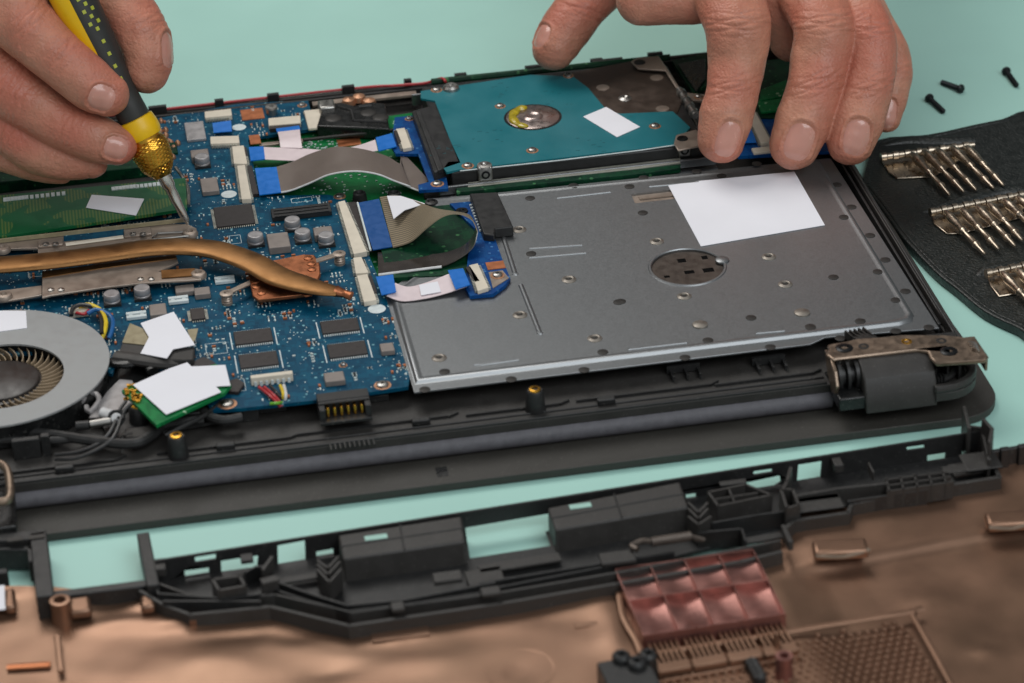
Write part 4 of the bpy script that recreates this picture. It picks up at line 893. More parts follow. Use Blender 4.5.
p = at('b', 260, 105, 2.3); q.lathe((p[0], p[1], 2.1), [(.5, 0), (.45, .15), (.2, .2), (0, .2)], 20); obj('plate_tooth', q, M['dimple'], HG)
# left hinge, only its end is in view
a = at('N', 25, 330, 1.9); q = MB(); q.tube(pts('N', 1.9, -60, 240, 10, 255, 35, 300, 38, 380, 10, 400, -60, 400), .14, n=10, sub=3, flat=1); q.box((a[0]-2.2, a[1]+.5, 1.5), (2.6, 2.0, .7))
obj('hinge', q, M['bronze'], LAP, bevel=.03, label='end of the left hinge at the picture edge')
obj('hinge_seat', MB().box((a[0]-.6, a[1]-.3, 1.05), (1.6, 2.6, .5)), M['gloss'], LAP, bevel=.05)

# ================================================================== BOTTOM COVER
CVR = thing('laptop_bottom_cover', 'removed laptop bottom cover, copper coated inside with a black slotted rear edge', 'laptop cover', (0, -15, 0))
ZF = .52
def PF(r, *xy): return [tuple(k[:2]) for k in pts(r, ZF, *xy)]
outer = (PF('p', 155, 561, 240, 545, 500, 508, 740, 469, 983, 431) + PF('T', 880, 190, 935, 300, 915, 330) + PF('T', 745, 350, 345, 425, 330, 465, 120, 500, 75, 510)
         + PF('S', 985, 400, 860, 430, 520, 520) + PF('p', 560, 590, 500, 600, 349, 622, 270, 604, 190, 612, 165, 604))
hol = []
def hole_(r, *xy):
    q = PF(r, *xy); A = sum(q[i][0]*q[(i+1) % len(q)][1]-q[(i+1) % len(q)][0]*q[i][1] for i in range(len(q))); hol.append(q if A > 0 else q[::-1])
hole_('Q', 148, 258, 255, 238, 258, 322, 150, 338); hole_('Q', 300, 282, 366, 270, 368, 292, 300, 303)
hole_('O', 868, 200, 955, 190, 955, 210, 990, 208, 990, 185, 1015, 180, 1010, 232, 870, 250)
hole_('O', 765, 190, 848, 177, 848, 197, 768, 210); hole_('O', 725, 243, 820, 231, 822, 252, 727, 267); hole_('O', 722, 308, 752, 304, 752, 320, 722, 324); hole_('O', 776, 295, 824, 290, 824, 306, 776, 314)
hole_('S', -62, 345, 270, 290, 290, 412, -40, 468)
hole_('c', 680, 212, 775, 198, 775, 215, 682, 230); hole_('c', 640, 270, 815, 232, 820, 265, 750, 315, 690, 310, 640, 295); hole_('T', 135, 255, 228, 240, 222, 305, 130, 320)
hole_('T', 560, 186, 630, 176, 630, 190, 562, 199); hole_('T', 642, 218, 714, 207, 712, 232, 642, 244); hole_('T', 778, 202, 850, 190, 872, 195, 778, 217)
hole_('c', 335, 330, 388, 322, 388, 345, 338, 352)
A = sum(outer[i][0]*outer[(i+1) % len(outer)][1]-outer[(i+1) % len(outer)][0]*outer[i][1] for i in range(len(outer)))
if A < 0: outer = outer[::-1]
WA, WB_ = P(155, 561, 1.15), P(983, 431, 1.15); wd_ = nrm(np.array([WB_[0]-WA[0], WB_[1]-WA[1], 0.])); wn_ = np.array([wd_[1], -wd_[0], 0.])
def VW(r, *xy):
    """picture points met with the upright rear wall, as (distance along it, height)"""
    o_ = []
    for i in range(0, len(xy), 2):
        x, y = pix(r, xy[i], xy[i+1]); d = RC@np.array([x-512, -(y-341.5), -F]); t = ((WA-CAM)@wn_)/(d@wn_); p_ = CAM+d*t; o_.append((float((p_-WA)@wd_), float(max(.1, p_[2]))))
    return o_
wl_ = float((WB_-WA)@wd_)
wh = []
def vh(r, *xy):
    q_ = VW(r, *xy); A_ = sum(q_[i][0]*q_[(i+1) % len(q_)][1]-q_[(i+1) % len(q_)][0]*q_[i][1] for i in range(len(q_))); wh.append(q_ if A_ > 0 else q_[::-1])
vh('Q', 148, 258, 255, 238, 258, 322, 150, 338); vh('Q', 300, 282, 366, 270, 368, 292, 300, 303)
vh('O', 868, 205, 950, 192, 955, 214, 990, 210, 990, 187, 1015, 183, 1010, 232, 870, 250)
vh('O', 765, 190, 848, 177, 848, 197, 768, 210); vh('O', 725, 243, 820, 231, 822, 252, 727, 267)
ntc = VW('S', -56, 345, 270, 290)
vh('c', 680, 212, 775, 198, 775, 215, 682, 230); vh('c', 640, 270, 815, 232, 820, 265, 750, 312, 690, 308, 640, 295); vh('T', 135, 255, 228, 240, 222, 305, 130, 320)
vh('T', 560, 186, 630, 176, 630, 190, 562, 199); vh('T', 642, 218, 714, 207, 712, 232, 642, 244); vh('T', 778, 202, 850, 190, 868, 195, 778, 217)
vh('c', 335, 330, 388, 322, 388, 345, 338, 352)
wm = MB().prism([(0, .06), (ntc[0][0], .06), (ntc[0][0], ntc[0][1]), (ntc[1][0], ntc[1][1]), (ntc[1][0], .06), (wl_, .06), (wl_, 1.15), (0, 1.15)], 0, .08, holes=wh)
wm.v = [tuple(WA*np.array([1, 1, 0])+wd_*v[0]-wn_*(v[2]-.08)*-1+np.array([0, 0, v[1]])) for v in wm.v]; wm.f = [f[::-1] for f in wm.f]
FRM = obj('rear_frame', wm, M['plastic2'], CVR, bevel=.01)
fl_h = [tuple(k[:2]) for k in pts('p', .32, 466, 536, 549, 523, 554, 545, 470, 558)]
A = sum(fl_h[i][0]*fl_h[(i+1) % 4][1]-fl_h[(i+1) % 4][0]*fl_h[i][1] for i in range(4)); fl_h = fl_h if A > 0 else fl_h[::-1]
low = [tuple(WA[:2]), tuple((WA+wd_*ntc[0][0])[:2]), tuple(P(470, 558, .32)[:2]), tuple(P(554, 545, .32)[:2]), tuple((WA+wd_*ntc[1][0])[:2]), tuple(WB_[:2])]+[tuple(k[:2]) for k in pts('T', .32, 935, 300, 915, 330, 745, 350, 345, 425, 330, 465, 120, 500, 75, 510)+pts('S', .32, 985, 400, 860, 430, 520, 520)+pts('p', .32, 560, 590, 500, 600, 349, 622, 270, 604, 190, 612, 165, 604)]
A = sum(low[i][0]*low[(i+1) % len(low)][1]-low[(i+1) % len(low)][0]*low[i][1] for i in range(len(low)))
if A < 0: low = low[::-1]
obj('lower_channel', MB().prism(low, .16, .32), M['plastic2'], FRM, bevel=.015)
# far flange, standing walls
q = MS('standing_wall', M['plastic'], FRM, .02); 
def wall(m_, r, z0, z1, w, *xy):
    q_ = pts(r, z1, *xy); m0 = m_; m_ = MB() if isinstance(m0, MS) else m_
    for i in range(len(q_)-1):
        a, b = q_[i], q_[i+1]; d = b-a; L_ = np.linalg.norm(d[:2]); m_.box(((a[0]+b[0])/2, (a[1]+b[1])/2, (z0+z1)/2), (L_+w*.6, w, z1-z0), rz=math.atan2(d[1], d[0]))
    if isinstance(m0, MS): m0.emit(m_)
wall(q, 'p', .1, .7, .14, 140, 590, 165, 605, 190, 614, 270, 606, 349, 625, 500, 603, 617, 583, 740, 561, 781, 551)
wall(q, 'p', .1, .78, .1, 150, 580, 200, 598, 275, 594, 352, 612, 500, 592, 640, 568, 780, 540)
wall(q, 'T', .1, .8, .14, 80, 505, 120, 470, 330, 440, 345, 405, 745, 328, 925, 300, 880, 195)
wall(q, 'T', .1, 1.05, .1, 120, 375, 290, 345, 480, 325)
pass
# closed boxes over the hinges' clearance
def hump(x0, x1, zc, r, Y, rr=1.0): pass
for (r, F_, N_) in (('Q', (385, 215, 870, 140), (405, 310, 885, 240)), ('S', (265, 265, 785, 162), (295, 352, 820, 262))):
    fa, fb = at(r, F_[0], F_[1], 1.17), at(r, F_[2], F_[3], 1.17); na, nb = at(r, N_[0], N_[1], 1.15), at(r, N_[2], N_[3], 1.15)
    vs = [fa, fb, nb, na]; vs = [np.array(v) for v in vs]
    lo = [np.array([v[0], v[1], .2]) for v in vs]; lo[2][1] -= .1; lo[3][1] -= .1
    o = obj('raised_housing', MB().add(lo+vs, [(3, 2, 1, 0)[::-1], (4, 5, 6, 7), (0, 4, 7, 3), (1, 2, 6, 5), (3, 7, 6, 2), (0, 1, 5, 4)]), M['plastic'], FRM, bevel=.08, seg=3)
    bpy.context.view_layer.update()
    mid0, mid1 = (fa+fb)/2, (na+nb)/2; obj('seam', MB().tube([mid0+np.array([0, 0, .01]), mid1+np.array([0, 0, .01])], .03, sub=1, n=6), M['plastic2'], o)
    obj('seam', MB().tube([fa*.5+na*.5+np.array([0, 0, .01]), fb*.5+nb*.5+np.array([0, 0, .01])], .025, sub=1, n=6), M['plastic2'], o)
M['slotview'] = mat('table_seen_in_slot', (160, 200, 188), .5)  # mint pads added on the housings, standing in for table seen through slots
q = MS('slot_fill', M['slotview'], FRM)
for r, a_ in (('Q', (490, 232, 578, 220)), ('S', (352, 266, 436, 254)), ('Q', (528, 357, 592, 349)), ('S', (642, 346, 700, 340))):
    p, p2 = at(r, a_[0], a_[1], 1.16 if a_[1] < 300 else .9), at(r, a_[2], a_[3], 1.16 if a_[1] < 300 else .9); d = p2-p; L_ = np.linalg.norm(d)
    if a_[1] < 300: q.box((p+p2)/2+np.array([0, 0, -.0]), (L_, .24, .05), rz=math.atan2(d[1], d[0]))

# ribs and pockets
q = MS('stiffening_rib', M['plastic2'], FRM, .01)
wall(q, 'Q', .2, .85, .08, 20, 360, 60, 340, 110, 335, 150, 390); wall(q, 'Q', .2, .85, .08, 150, 400, 260, 440, 420, 490, 640, 470, 1000, 400); wall(q, 'S', .2, .85, .08, 0, 560, 300, 510, 560, 470, 760, 440)
wall(q, 'Q', .2, .8, .07, 140, 430, 260, 470, 420, 515, 700, 480, 1015, 430); wall(q, 'S', .2, .8, .07, 0, 590, 520, 490)
wall(q, 'c', .2, .95, .08, 470, 470, 700, 430, 920, 400); wall(q, 'c', .2, .9, .08, 400, 520, 620, 500, 640, 560)
wall(q, 'O', .2, .85, .08, 610, 220, 620, 330, 900, 350, 1021, 330); wall(q, 'O', .2, .85, .08, 640, 360, 1021, 360)
wall(q, 'T', .2, .95, .08, 285, 345, 480, 330); wall(q, 'T', .2, .9, .08, 330, 395, 640, 350)
pass
q = MS('pocket_grid', M['plastic'], FRM, 0)      # grids of square pockets
wall(q, 'T', .4, 1.05, .07, 480, 312, 600, 296, 720, 282); wall(q, 'T', .4, 1.05, .07, 482, 335, 600, 318, 730, 300); wall(q, 'T', .4, 1.05, .07, 485, 358, 600, 340, 740, 320)
for k in range(5): wall(q, 'T', .4, 1.05, .07, 480+55*k, 305-7*k, 492+56*k, 358-8*k)
wall(q, 'c', .4, 1.2, .08, 450, 315, 640, 275, 770, 330, 500, 385, 450, 315); wall(q, 'c', .4, 1.2, .06, 480, 352, 700, 318); wall(q, 'c', .4, 1.2, .06, 555, 300, 580, 360)
wall(q, 'c', .4, 1.25, .09, 820, 300, 880, 300, 910, 380, 850, 395, 820, 300); wall(q, 'c', .3, 1.3, .1, 870, 190, 850, 260, 830, 300)
wall(q, 'O', .4, 1.15, .09, 835, 275, 940, 262, 962, 300, 860, 318, 835, 275)
wall(q, 'Q', .4, 1.15, .08, 305, 330, 345, 370, 390, 320); wall(q, 'Q', .4, 1.15, .08, 305, 350, 350, 400, 395, 350); wall(q, 'Q', .4, 1.15, .08, 305, 315, 345, 345, 385, 300)
wall(q, 'c', .4, 1.15, .08, 350, 370, 400, 420, 445, 370); wall(q, 'c', .4, 1.15, .08, 350, 400, 400, 450, 445, 400); wall(q, 'c', .4, 1.15, .08, 350, 440, 400, 480, 460, 440)
wall(q, 'Q', .4, 1.3, .1, 90, 350, 125, 300); wall(q, 'Q', .4, 1.1, .3, 95, 395, 135, 385)
pass
q = MS('catch', M['plastic'], FRM, .03)      # hooks, dark blocks
for r, X, Y, w, h, d in (('O', 630, 240, .35, .6, .6), ('O', 970, 205, .4, .3, .4), ('T', 288, 265, .3, .6, .5), ('T', 420, 290, .08, .7, .6), ('T', 755, 280, .9, .1, .4), ('c', 575, 280, .9, .12, .25), ('S', 640, 205, 1.1, .1, .12), ('T', 210, 390, 1.4, .12, .5), ('T', 215, 415, 1.5, .12, .8), ('T', 850, 250, 1.2, .12, 1.0), ('T', 90, 550, .16, .7, 1.0), ('Q', 815, 395, .9, .35, .5), ('S', 540, 475, 1.1, .3, .6), ('Q', 620, 510, .4, .3, .4), ('Q', 985, 450, .6, .3, .4)):
    p = at(r, X, Y, .8); q.box((p[0], p[1], .9), (w, d, h*.5))
pass
q = MS('ledge_pad', M['plastic'], FRM, .02)      # pads filling the ledge in front
for r, a_ in (('T', (120, 395, 480, 330)), ('T', (150, 430, 320, 400)), ('T', (750, 300, 870, 225)), ('c', (640, 570, 820, 520)), ('Q', (150, 400, 400, 350)), ('Q', (900, 420, 1021, 330)), ('S', (0, 520, 310, 440))):
    a, b = at(r, a_[0], a_[1], ZF+.06), at(r, a_[2], a_[3], ZF+.06); q.box(((a[0]+b[0])/2, (a[1]+b[1])/2, ZF), (abs(b[0]-a[0]), max(.3, abs(b[1]-a[1])*.8), .1), rz=.05)
pass
q = MB().tube([at('c', 90, 610, 1.1), at('c', 60, 590, 1.1), at('c', 110, 565, 1.2), at('c', 160, 568, 1.2)], .1, n=8); q.tube([at('c', 160, 570, 1.2), at('c', 360, 540, 1.2)], .16, n=10, sub=1); q.tube([at('c', 360, 540, 1.2), at('c', 430, 560, 1.1), at('c', 380, 555, 1.1)], .07, n=8)
obj('metal_lever', q, M['dimple2'], FRM)
# left block and window bars
q = MS('side_bar', M['plastic2'], FRM, .04); 
wall(q, 'O', .1, 1.1, .5, 0, 108, 160, 98); wall(q, 'O', .1, 1.1, .55, 150, 100, 175, 330); wall(q, 'O', .1, .8, .35, 200, 335, 600, 285); wall(q, 'O', .1, 1.0, .4, 562, 100, 600, 290); wall(q, 'O', .1, .9, .25, -80, 150, 120, 150, 125, 200)
wall(q, 'O', .1, .7, .25, -60, 250, 20, 240)
pass
q = MS('bar_mark', M['dimple'], FRM, 0); 
for r, X, Y in (('O', 60, 120), ('O', 145, 110)): p = at(r, X, Y, 1.12); q.box((p[0], p[1], 1.12), (.5, .22, .06))
pass
# right end posts
q = MS('end_post', M['plastic'], FRM, .03); wall(q, 'b', .1, 1.6, .12, 820, 490, 850, 610); wall(q, 'b', .1, 1.75, .12, 930, 560, 980, 615, 965, 690); wall(q, 'b', .1, 1.3, .1, 850, 600, 930, 610); wall(q, 'T', .1, 1.2, .12, 860, 130, 885, 230)
pass
# copper coated sheet
def hgt(x, y):
    z = .22
    g = lambda cx, cy, sx, sy, h: h*math.exp(-((x-cx)/sx)**2-((y-cy)/sy)**2)
    for a in BUMPS: z += g(*a)*.45
    z += .007*math.sin(x*1.7+3*math.sin(y*.9))*math.sin(y*2.1+x*.4)*(1/(1+math.exp((x-2)*.8))); z += .02*math.sin(x*.5+1)*math.sin(y*.8)+.006*math.sin(x*2.1+y*1.3)+.003*math.sin(x*3.7-y*2.9)
    return z
BUMPS = []
for r, X, Y, sx, sy, h in (('O', 700, 440, 1.0, .35, .35), ('O', 480, 440, 1.1, .4, .25), ('O', 820, 600, 2.0, 1.0, .35), ('O', 560, 370, .5, .3, .3), ('O', 310, 380, .6, .35, .4), ('O', 940, 490, 1.2, .4, -.2), ('O', 40, 300, .9, .5, .5), ('Q', 250, 600, .8, .4, -.2), ('Q', 640, 600, 1.2, .3, .12), ('V', 200, 440, .5, 1.6, .2), ('V', 150, 520, 1.0, .8, .12), ('V', 60, 350, 1.2, .5, .15), ('d', 560, 220, 1.0, .6, .14), ('d', 830, 490, .5, .3, .12), ('p', 420, 660, 2.0, .6, .15), ('p', 330, 670, 1.0, .5, -.2)):
    p = at(r, X, Y, .3); BUMPS.append((p[0], p[1], sx, sy, h))
sh = MB(); nx, ny = 300, 120; x0, x1 = -26., 24.
STA, STB = at('T', 425, 612, .3), at('T', 880, 530, .3)
def yedge(x): return float(np.interp(x, [-26, -16.4, -12.5, -9.6, -7.6, 1.0, 6.0, 6.6, 14.4, 14.6, 24], [-8.2, -8.7, -10.2, -11.9, -12.2, -11.9, -11.6, -10.4, -9.4, -8.1, -7.1]))
vs = []; 
for j in range(ny+1):
    for i in range(nx+1):
        x = x0+(x1-x0)*i/nx; ye = yedge(x); y = ye+(-25-ye)*(j/ny)
        z = hgt(x, y)
        # long pressed step parallel to the rear edge on the right
        if x > 6: 
            s_ = y-(STA[1]+(x-STA[0])*(STB[1]-STA[1])/(STB[0]-STA[0])); z += (.28/(1+math.exp(-s_*9))-.16)*min(1, (x-6)/1.5)
        vs.append((x, y, z))
N_ = len(vs); fs = [(j*(nx+1)+i, (j+1)*(nx+1)+i, (j+1)*(nx+1)+i+1, j*(nx+1)+i+1) for j in range(ny) for i in range(nx)]
sh.add(vs, fs)
edge = [(x, y, z) for (x, y, z) in vs[:nx+1]]; sh.add(edge+[(x, y, .02) for x, y, z in edge], [(i, i+1, nx+2+i, nx+1+i) for i in range(nx)])
CP = obj('copper_shield', sh, M['shield'], CVR, smooth=60)
# raised pressed catches in the copper
for X0, Y0, X1, Y1 in ((200, 612, 415, 600), (880, 500, 1060, 490)):
    a, b = at('T', X0, Y0, .6), at('T', X1, Y1, .6); d = b-a; rz = math.atan2(d[1], d[0])
    o = obj('pressed_catch', MB().box(((a[0]+b[0])/2, (a[1]+b[1])/2+.25, .62), (np.linalg.norm(d), .75, .35), rz=rz), M['shield'], CP, bevel=.12, seg=3)
    obj('catch_shadow_gap', MB().tube([a+np.array([0, -.08, .05]), (a+b)/2+np.array([0, -.16, .02]), b+np.array([0, -.0, .12])], .08), M['bronze'], o)
for r, X, Y in (('O', 110, 598), ):
    a, b = at(r, 25, 602, .5), at(r, 195, 590, .5); obj('copper_ridge', MB().tube([a-np.array([0, 0, .2]), b-np.array([0, 0, .2])], .14, n=10, sub=1, flat=.5), M['copper'], CP)
a, b = at('O', 225, 500, .45), at('O', 240, 640, .4); obj('copper_ridge', MB().tube([a, b], .1, n=8, sub=1, flat=.6), M['shield'], CP)
for X0, Y0, X1, Y1, h in ((275, 420, 355, 350, .55), (555, 400, 605, 345, .5), (745, 455, 930, 430, .35), (20, 400, 60, 320, .5)):
    a, b = at('O', X0, Y0, h), at('O', X1, Y1, h); obj('copper_tab', MB().slab(a, b, h+.15, .35), M['shield'], CP, bevel=.12, seg=3)
p = at('O', 235, 362, 1.0); obj('copper_post', MB().lathe((p[0], p[1], .2), [(.34, 0), (.3, .5), (.32, .85), (.2, .86), (.18, .5), (0, .5)], 22), M['shield'], CP)
p = at('V', 880, 575, 1.0); obj('copper_post', MB().lathe((p[0], p[1], .1), [(.3, 0), (.25, .6), (.26, .9), (.15, .9), (.14, .6), (0, .6)], 20), M['fins'], CP)
p = at('V', 850, 520, .7); obj('copper_post', MB().lathe((p[0], p[1], .1), [(.2, 0), (.12, .6), (.08, .9), (0, .9)], 14), M['shield'], CP)
for (X0, Y0, X1, Y1) in ((520, 640, 735, 560), (60, 470, 300, 420)):
    r_ = 'Q' if X0 == 520 else 'V'; a, b = at(r_, X0, Y0, .25), at(r_, X1, Y1, .25); obj('pressed_patch', MB().slab(a, b, .285, .05), M['shield'], CP, bevel=.02)
# round dents (thin discs) in the sheet
for r, X, Y, R_ in (('Q', 250, 600, .75), ('p', 520, 668, 1.1)):
    p = at(r, X, Y, .3); obj('round_recess', MB().lathe((p[0], p[1], hgt(p[0], p[1])-.03), [(R_, 0), (R_*.95, .05), (R_*.88, .035), (0, .035)], 32), M['shield'], CP)
# curved copper rib bottom left
obj('copper_ridge', MB().tube([at('V', 230, 330, .4), at('V', 250, 430, .4), at('V', 300, 520, .4), at('V', 330, 600, .4)], .12, n=8, flat=.6), M['shield'], CP)
# finned vent block
VT = MB(); Z0 = .15
cA, cB, cC, cD = at('V', 218, 240, .75), at('V', 758, 163, .75), at('V', 885, 415, .75), at('V', 330, 500, .75)
def Lq(u, v, z): 
    p = (cA*(1-u)+cB*u)*(1-v)+(cD*(1-u)+cC*u)*v; return np.array([p[0], p[1], z])
def wl(u0, v0, u1, v1, z0, z1, w, m=VT):
    a, b = Lq(u0, v0, 0), Lq(u1, v1, 0); d = b-a; m.box(((a[0]+b[0])/2, (a[1]+b[1])/2, (z0+z1)/2), (np.linalg.norm(d), w, z1-z0), rz=math.atan2(d[1], d[0]))
for v in (0, .48, 1.0): wl(0, v, 1, v, .2, .80, .045)
for u in (0, .25, .5, .75, 1.0): wl(u, 0, u, 1.0, .2, .77, .035)
for u in (.09, .17, .34, .42, .59, .67, .84, .92): 
    pass
for i in range(4):           # saddle shaped cells
    for j in range(2):
        vs = []; n_ = 10
        for b_ in range(n_+1):
            for a_ in range(n_+1):
                u, v = (i+a_/n_)/4, (j+b_/n_)/2*.97; s_ = a_/n_; z = .50+.12*(1-b_/n_)*(abs(s_-.5)*2)**1.2+.2*(b_/n_)**2*(1-abs(s_-.35))
                vs.append(Lq(u, v, z))
        VT.add(vs, [(b_*(n_+1)+a_, (b_+1)*(n_+1)+a_, (b_+1)*(n_+1)+a_+1, b_*(n_+1)+a_+1) for b_ in range(n_) for a_ in range(n_)])
VTO = obj('finned_vent', VT, M['fins'], CP, smooth=50)
q = MB()
for i in range(4):
    for k in range(6): wl((i+.1+.15*k)/4, 1.02, (i+.16+.15*k)/4, 1.32, .2, .55, .08, q)
    a = Lq((i+.5)/4, 1.38, 0); q.box((a[0], a[1], .42), (1.05, .42, .28), rz=.05)
wl(0, 1.48, 1, 1.44, .2, .35, .1, q)
obj('vent_comb', q, M['shield'], VTO, bevel=.03)
# honeycomb vent: small raised beads in rows
hb_ = MB()
BD = pts('p', .35, 655, 660, 905, 618, 945, 690, 650, 720); ax_ = nrm((BD[1]-BD[0])); ay_ = np.array([ax_[1], -ax_[0], 0])
nb = 0
for j in range(16):
    for i in range(44):
        c = BD[0]+ax_*(i*.27+(j % 2)*.135)+ay_*(j*.27); 
        pj = (c-CAM); px_ = 512+F*(pj@VR)/-(pj@VB); py_ = 341.5-F*(pj@VU)/-(pj@VB)
        if py_ > 700: continue
        if not inside(c[0], c[1], BD): continue
        hb_.lathe((c[0], c[1], hgt(c[0], c[1])-.03), [(.1, 0), (.09, .07), (.05, .11), (0, .11)], 7); nb += 1
M['bead'] = M['shield']
oo = obj('vent_beads', hb_, M['shield'], CP); oo['kind'] = 'stuff'
rimp = [BD[0]+np.array([0, .25, .05]), BD[1]+np.array([0, .2, .05]), BD[1]+np.array([.25, 0, .03]), BD[2]+np.array([.25, 0, .03])]
obj('vent_rim', MB().tube(rimp, .1, n=8, sub=3, flat=.6), M['shield'], CP)
# black block with posts at the bottom
q = MB(); p = at('V', 270, 650, .9); q.box((p[0], p[1], .55), (1.5, 1.6, .8), rz=.1)
for X, Y in ((240, 565), (300, 590), (345, 560)): p2 = at('V', X, Y, 1.2); q.lathe((p2[0], p2[1], .3), [(.3, 0), (.28, .8), (.2, .9), (.12, .9), (.1, .6), (0, .6)], 18)
obj('rubber_block', q, M['plastic2'], CVR, bevel=.05)
q = MB(); 
for k in range(4): p = at('V', 755+10*k, 570+18*k, .8); q.lathe((p[0], p[1], .3), [(.22, 0), (.2, .25), (.1, .32), (0, .3)], 12)
obj('black_spring', q, M['plastic2'], CVR)
# black rim wall of the cover on the right
q = MB(); wall(q, 'T', .05, .95, .16, 890, 200, 1100, 165); wall(q, 'T', .05, .6, .3, 895, 225, 1100, 195)
for k in range(3): wall(q, 'T', .3, 1.05, .2, 935+70*k, 190-12*k, 955+70*k, 187-12*k)
obj('side_rim', q, M['plastic2'], CVR, bevel=.03)
p = at('O', 0, 345, .6); obj('white_tape', MB().box((p[0]-.6, p[1], .56), (1.5, 1.3, .04)), M['white'], CVR)

# ================================================================== PAPER SLIPS
def paper(label, r, z, xy, th=.022, tilt=None):
    q = pts(r, z, *xy)
    if tilt: q = [at(r, xy[2*i], xy[2*i+1], tilt[i]) for i in range(len(tilt))]
    A = sum(q[i][0]*q[(i+1) % len(q)][1]-q[(i+1) % len(q)][0]*q[i][1] for i in range(len(q)))
    if A < 0: q = q[::-1]
    n = len(q); tri = tessellate_polygon([[Vector(k) for k in q]]); m_ = MB()
    vs = [k for k in q]+[k-np.array([0, 0, th]) for k in q]; fs = []
    for t_ in tri:
        a, b, c = [q[i] for i in t_]
        if (b[0]-a[0])*(c[1]-a[1])-(b[1]-a[1])*(c[0]-a[0]) < 0: t_ = t_[::-1]
        fs += [list(t_), [i+n for i in t_][::-1]]
    fs += [[i, n+i, n+(i+1) % n, (i+1) % n] for i in range(n)]
    m_.add(vs, fs); return tag(obj('paper_slip', m_, M['white'], smooth=15), label, 'paper slip', 'white paper slips covering labels')
paper('large white paper rectangle lying on the grey metal plate', 'L', ZP+.035, (425, 100, 545, 82, 920, 45, 1040, 255, 553, 338))
paper('small white paper rectangle on the teal hard drive board', 'F', HD+.035, (798, 222, 888, 184, 1021, 262, 930, 302))
paper('narrow white paper strip on the green memory module', 'C', ZM+.045, (360, 136, 566, 152, 534, 217, 338, 186))
paper('white triangular paper scrap on the tan looped ribbon cable', 'K', 2.6, (106, 62, 160, 62, 255, 92, 175, 118, 132, 152), tilt=[2.42, 2.6, 3.03, 2.75, 2.6])
paper('white paper arrow lying on the black taped cable', 'E', 2.42, (552, 130, 682, 85, 766, 215, 680, 232, 655, 268, 552, 248, 585, 185))
paper('bent white paper sheet covering the small green wireless card', 'E', 2.44, (522, 372, 665, 308, 735, 284, 752, 300, 885, 294, 905, 375, 848, 378, 868, 400, 652, 488))
paper('square white paper label on the grey fan cover', 'E', 2.335, (-90, 80, 102, 82, 106, 148, 0, 162, -90, 175))
paper('tiny white paper patch on the pinkish ribbon cable', 'K', 2.2, (232, 412, 305, 398, 318, 438, 240, 452), tilt=[2.18, 2.22, 2.24, 2.2])

# ================================================================== SCREWS ON THE TABLE
def screw(a, b, label):
    A_, B_ = P(a[0], a[1], .18), P(b[0], b[1], .12); d = B_-A_; L_ = np.linalg.norm(d); c = A_.copy()
    t_ = thing('loose_screw', label, 'screw', (c[0], c[1], 0), 'black screws lying on the table')
    fr = frame(d)
    obj('screw_head', MB().lathe(A_, [(.05, -.07), (.15, -.07), (.2, -.01), (.2, .05), (.12, .1)], 18, fr), M['screw'], t_)
    pr = []
    n_ = 26
    for k in range(n_): pr.append((.1+(.018 if k % 2 else -.012), .09+(L_-.12)*k/n_))
    pr += [(.06, L_), (0, L_+.01)]; obj('threaded_shank', MB().lathe(A_, pr, 14, fr), M['screw'], t_)
screw((929, 98), (944, 112), 'black screw nearest the fingers, head up and left')
screw((961, 89), (941, 82), 'middle black screw with its head towards the right')
screw((1006, 71), (1017, 86), 'black screw farthest right, near the picture corner')

# ================================================================== LEATHER CASE WITH HOOKS
CASE = thing('leather_case', 'open black leather case with three rows of slim brass hooks, beside the laptop', 'tool case', (19, 14, 0))
q = [P(x, y, .42) for x, y in ((862, 184), (868, 160), (879, 139), (928, 134), (970, 125), (1000, 119), (1035, 112), (1090, 160), (1110, 325), (1040, 338), (1018, 327), (985, 311), (955, 287), (934, 270), (902, 236), (879, 205))]
sm_ = spline(q+[q[0]], 4)[:-1]
A = sum(sm_[i][0]*sm_[(i+1) % len(sm_)][1]-sm_[(i+1) % len(sm_)][0]*sm_[i][1] for i in range(len(sm_)))
if A < 0: sm_ = sm_[::-1]
obj('leather_body', MB().prism([(k[0], k[1]) for k in sm_], .04, .42), M['leather'], CASE, bevel=.15, seg=4)
for z_, w_ in ((.40, .09),): obj('sewn_edge', MB().tube([np.array([k[0], k[1], z_]) for k in offs([(p[0], p[1]) for p in sm_], .22) for k in [k]]+[], w_, n=8, sub=1, flat=.7), M['leather'], CASE)
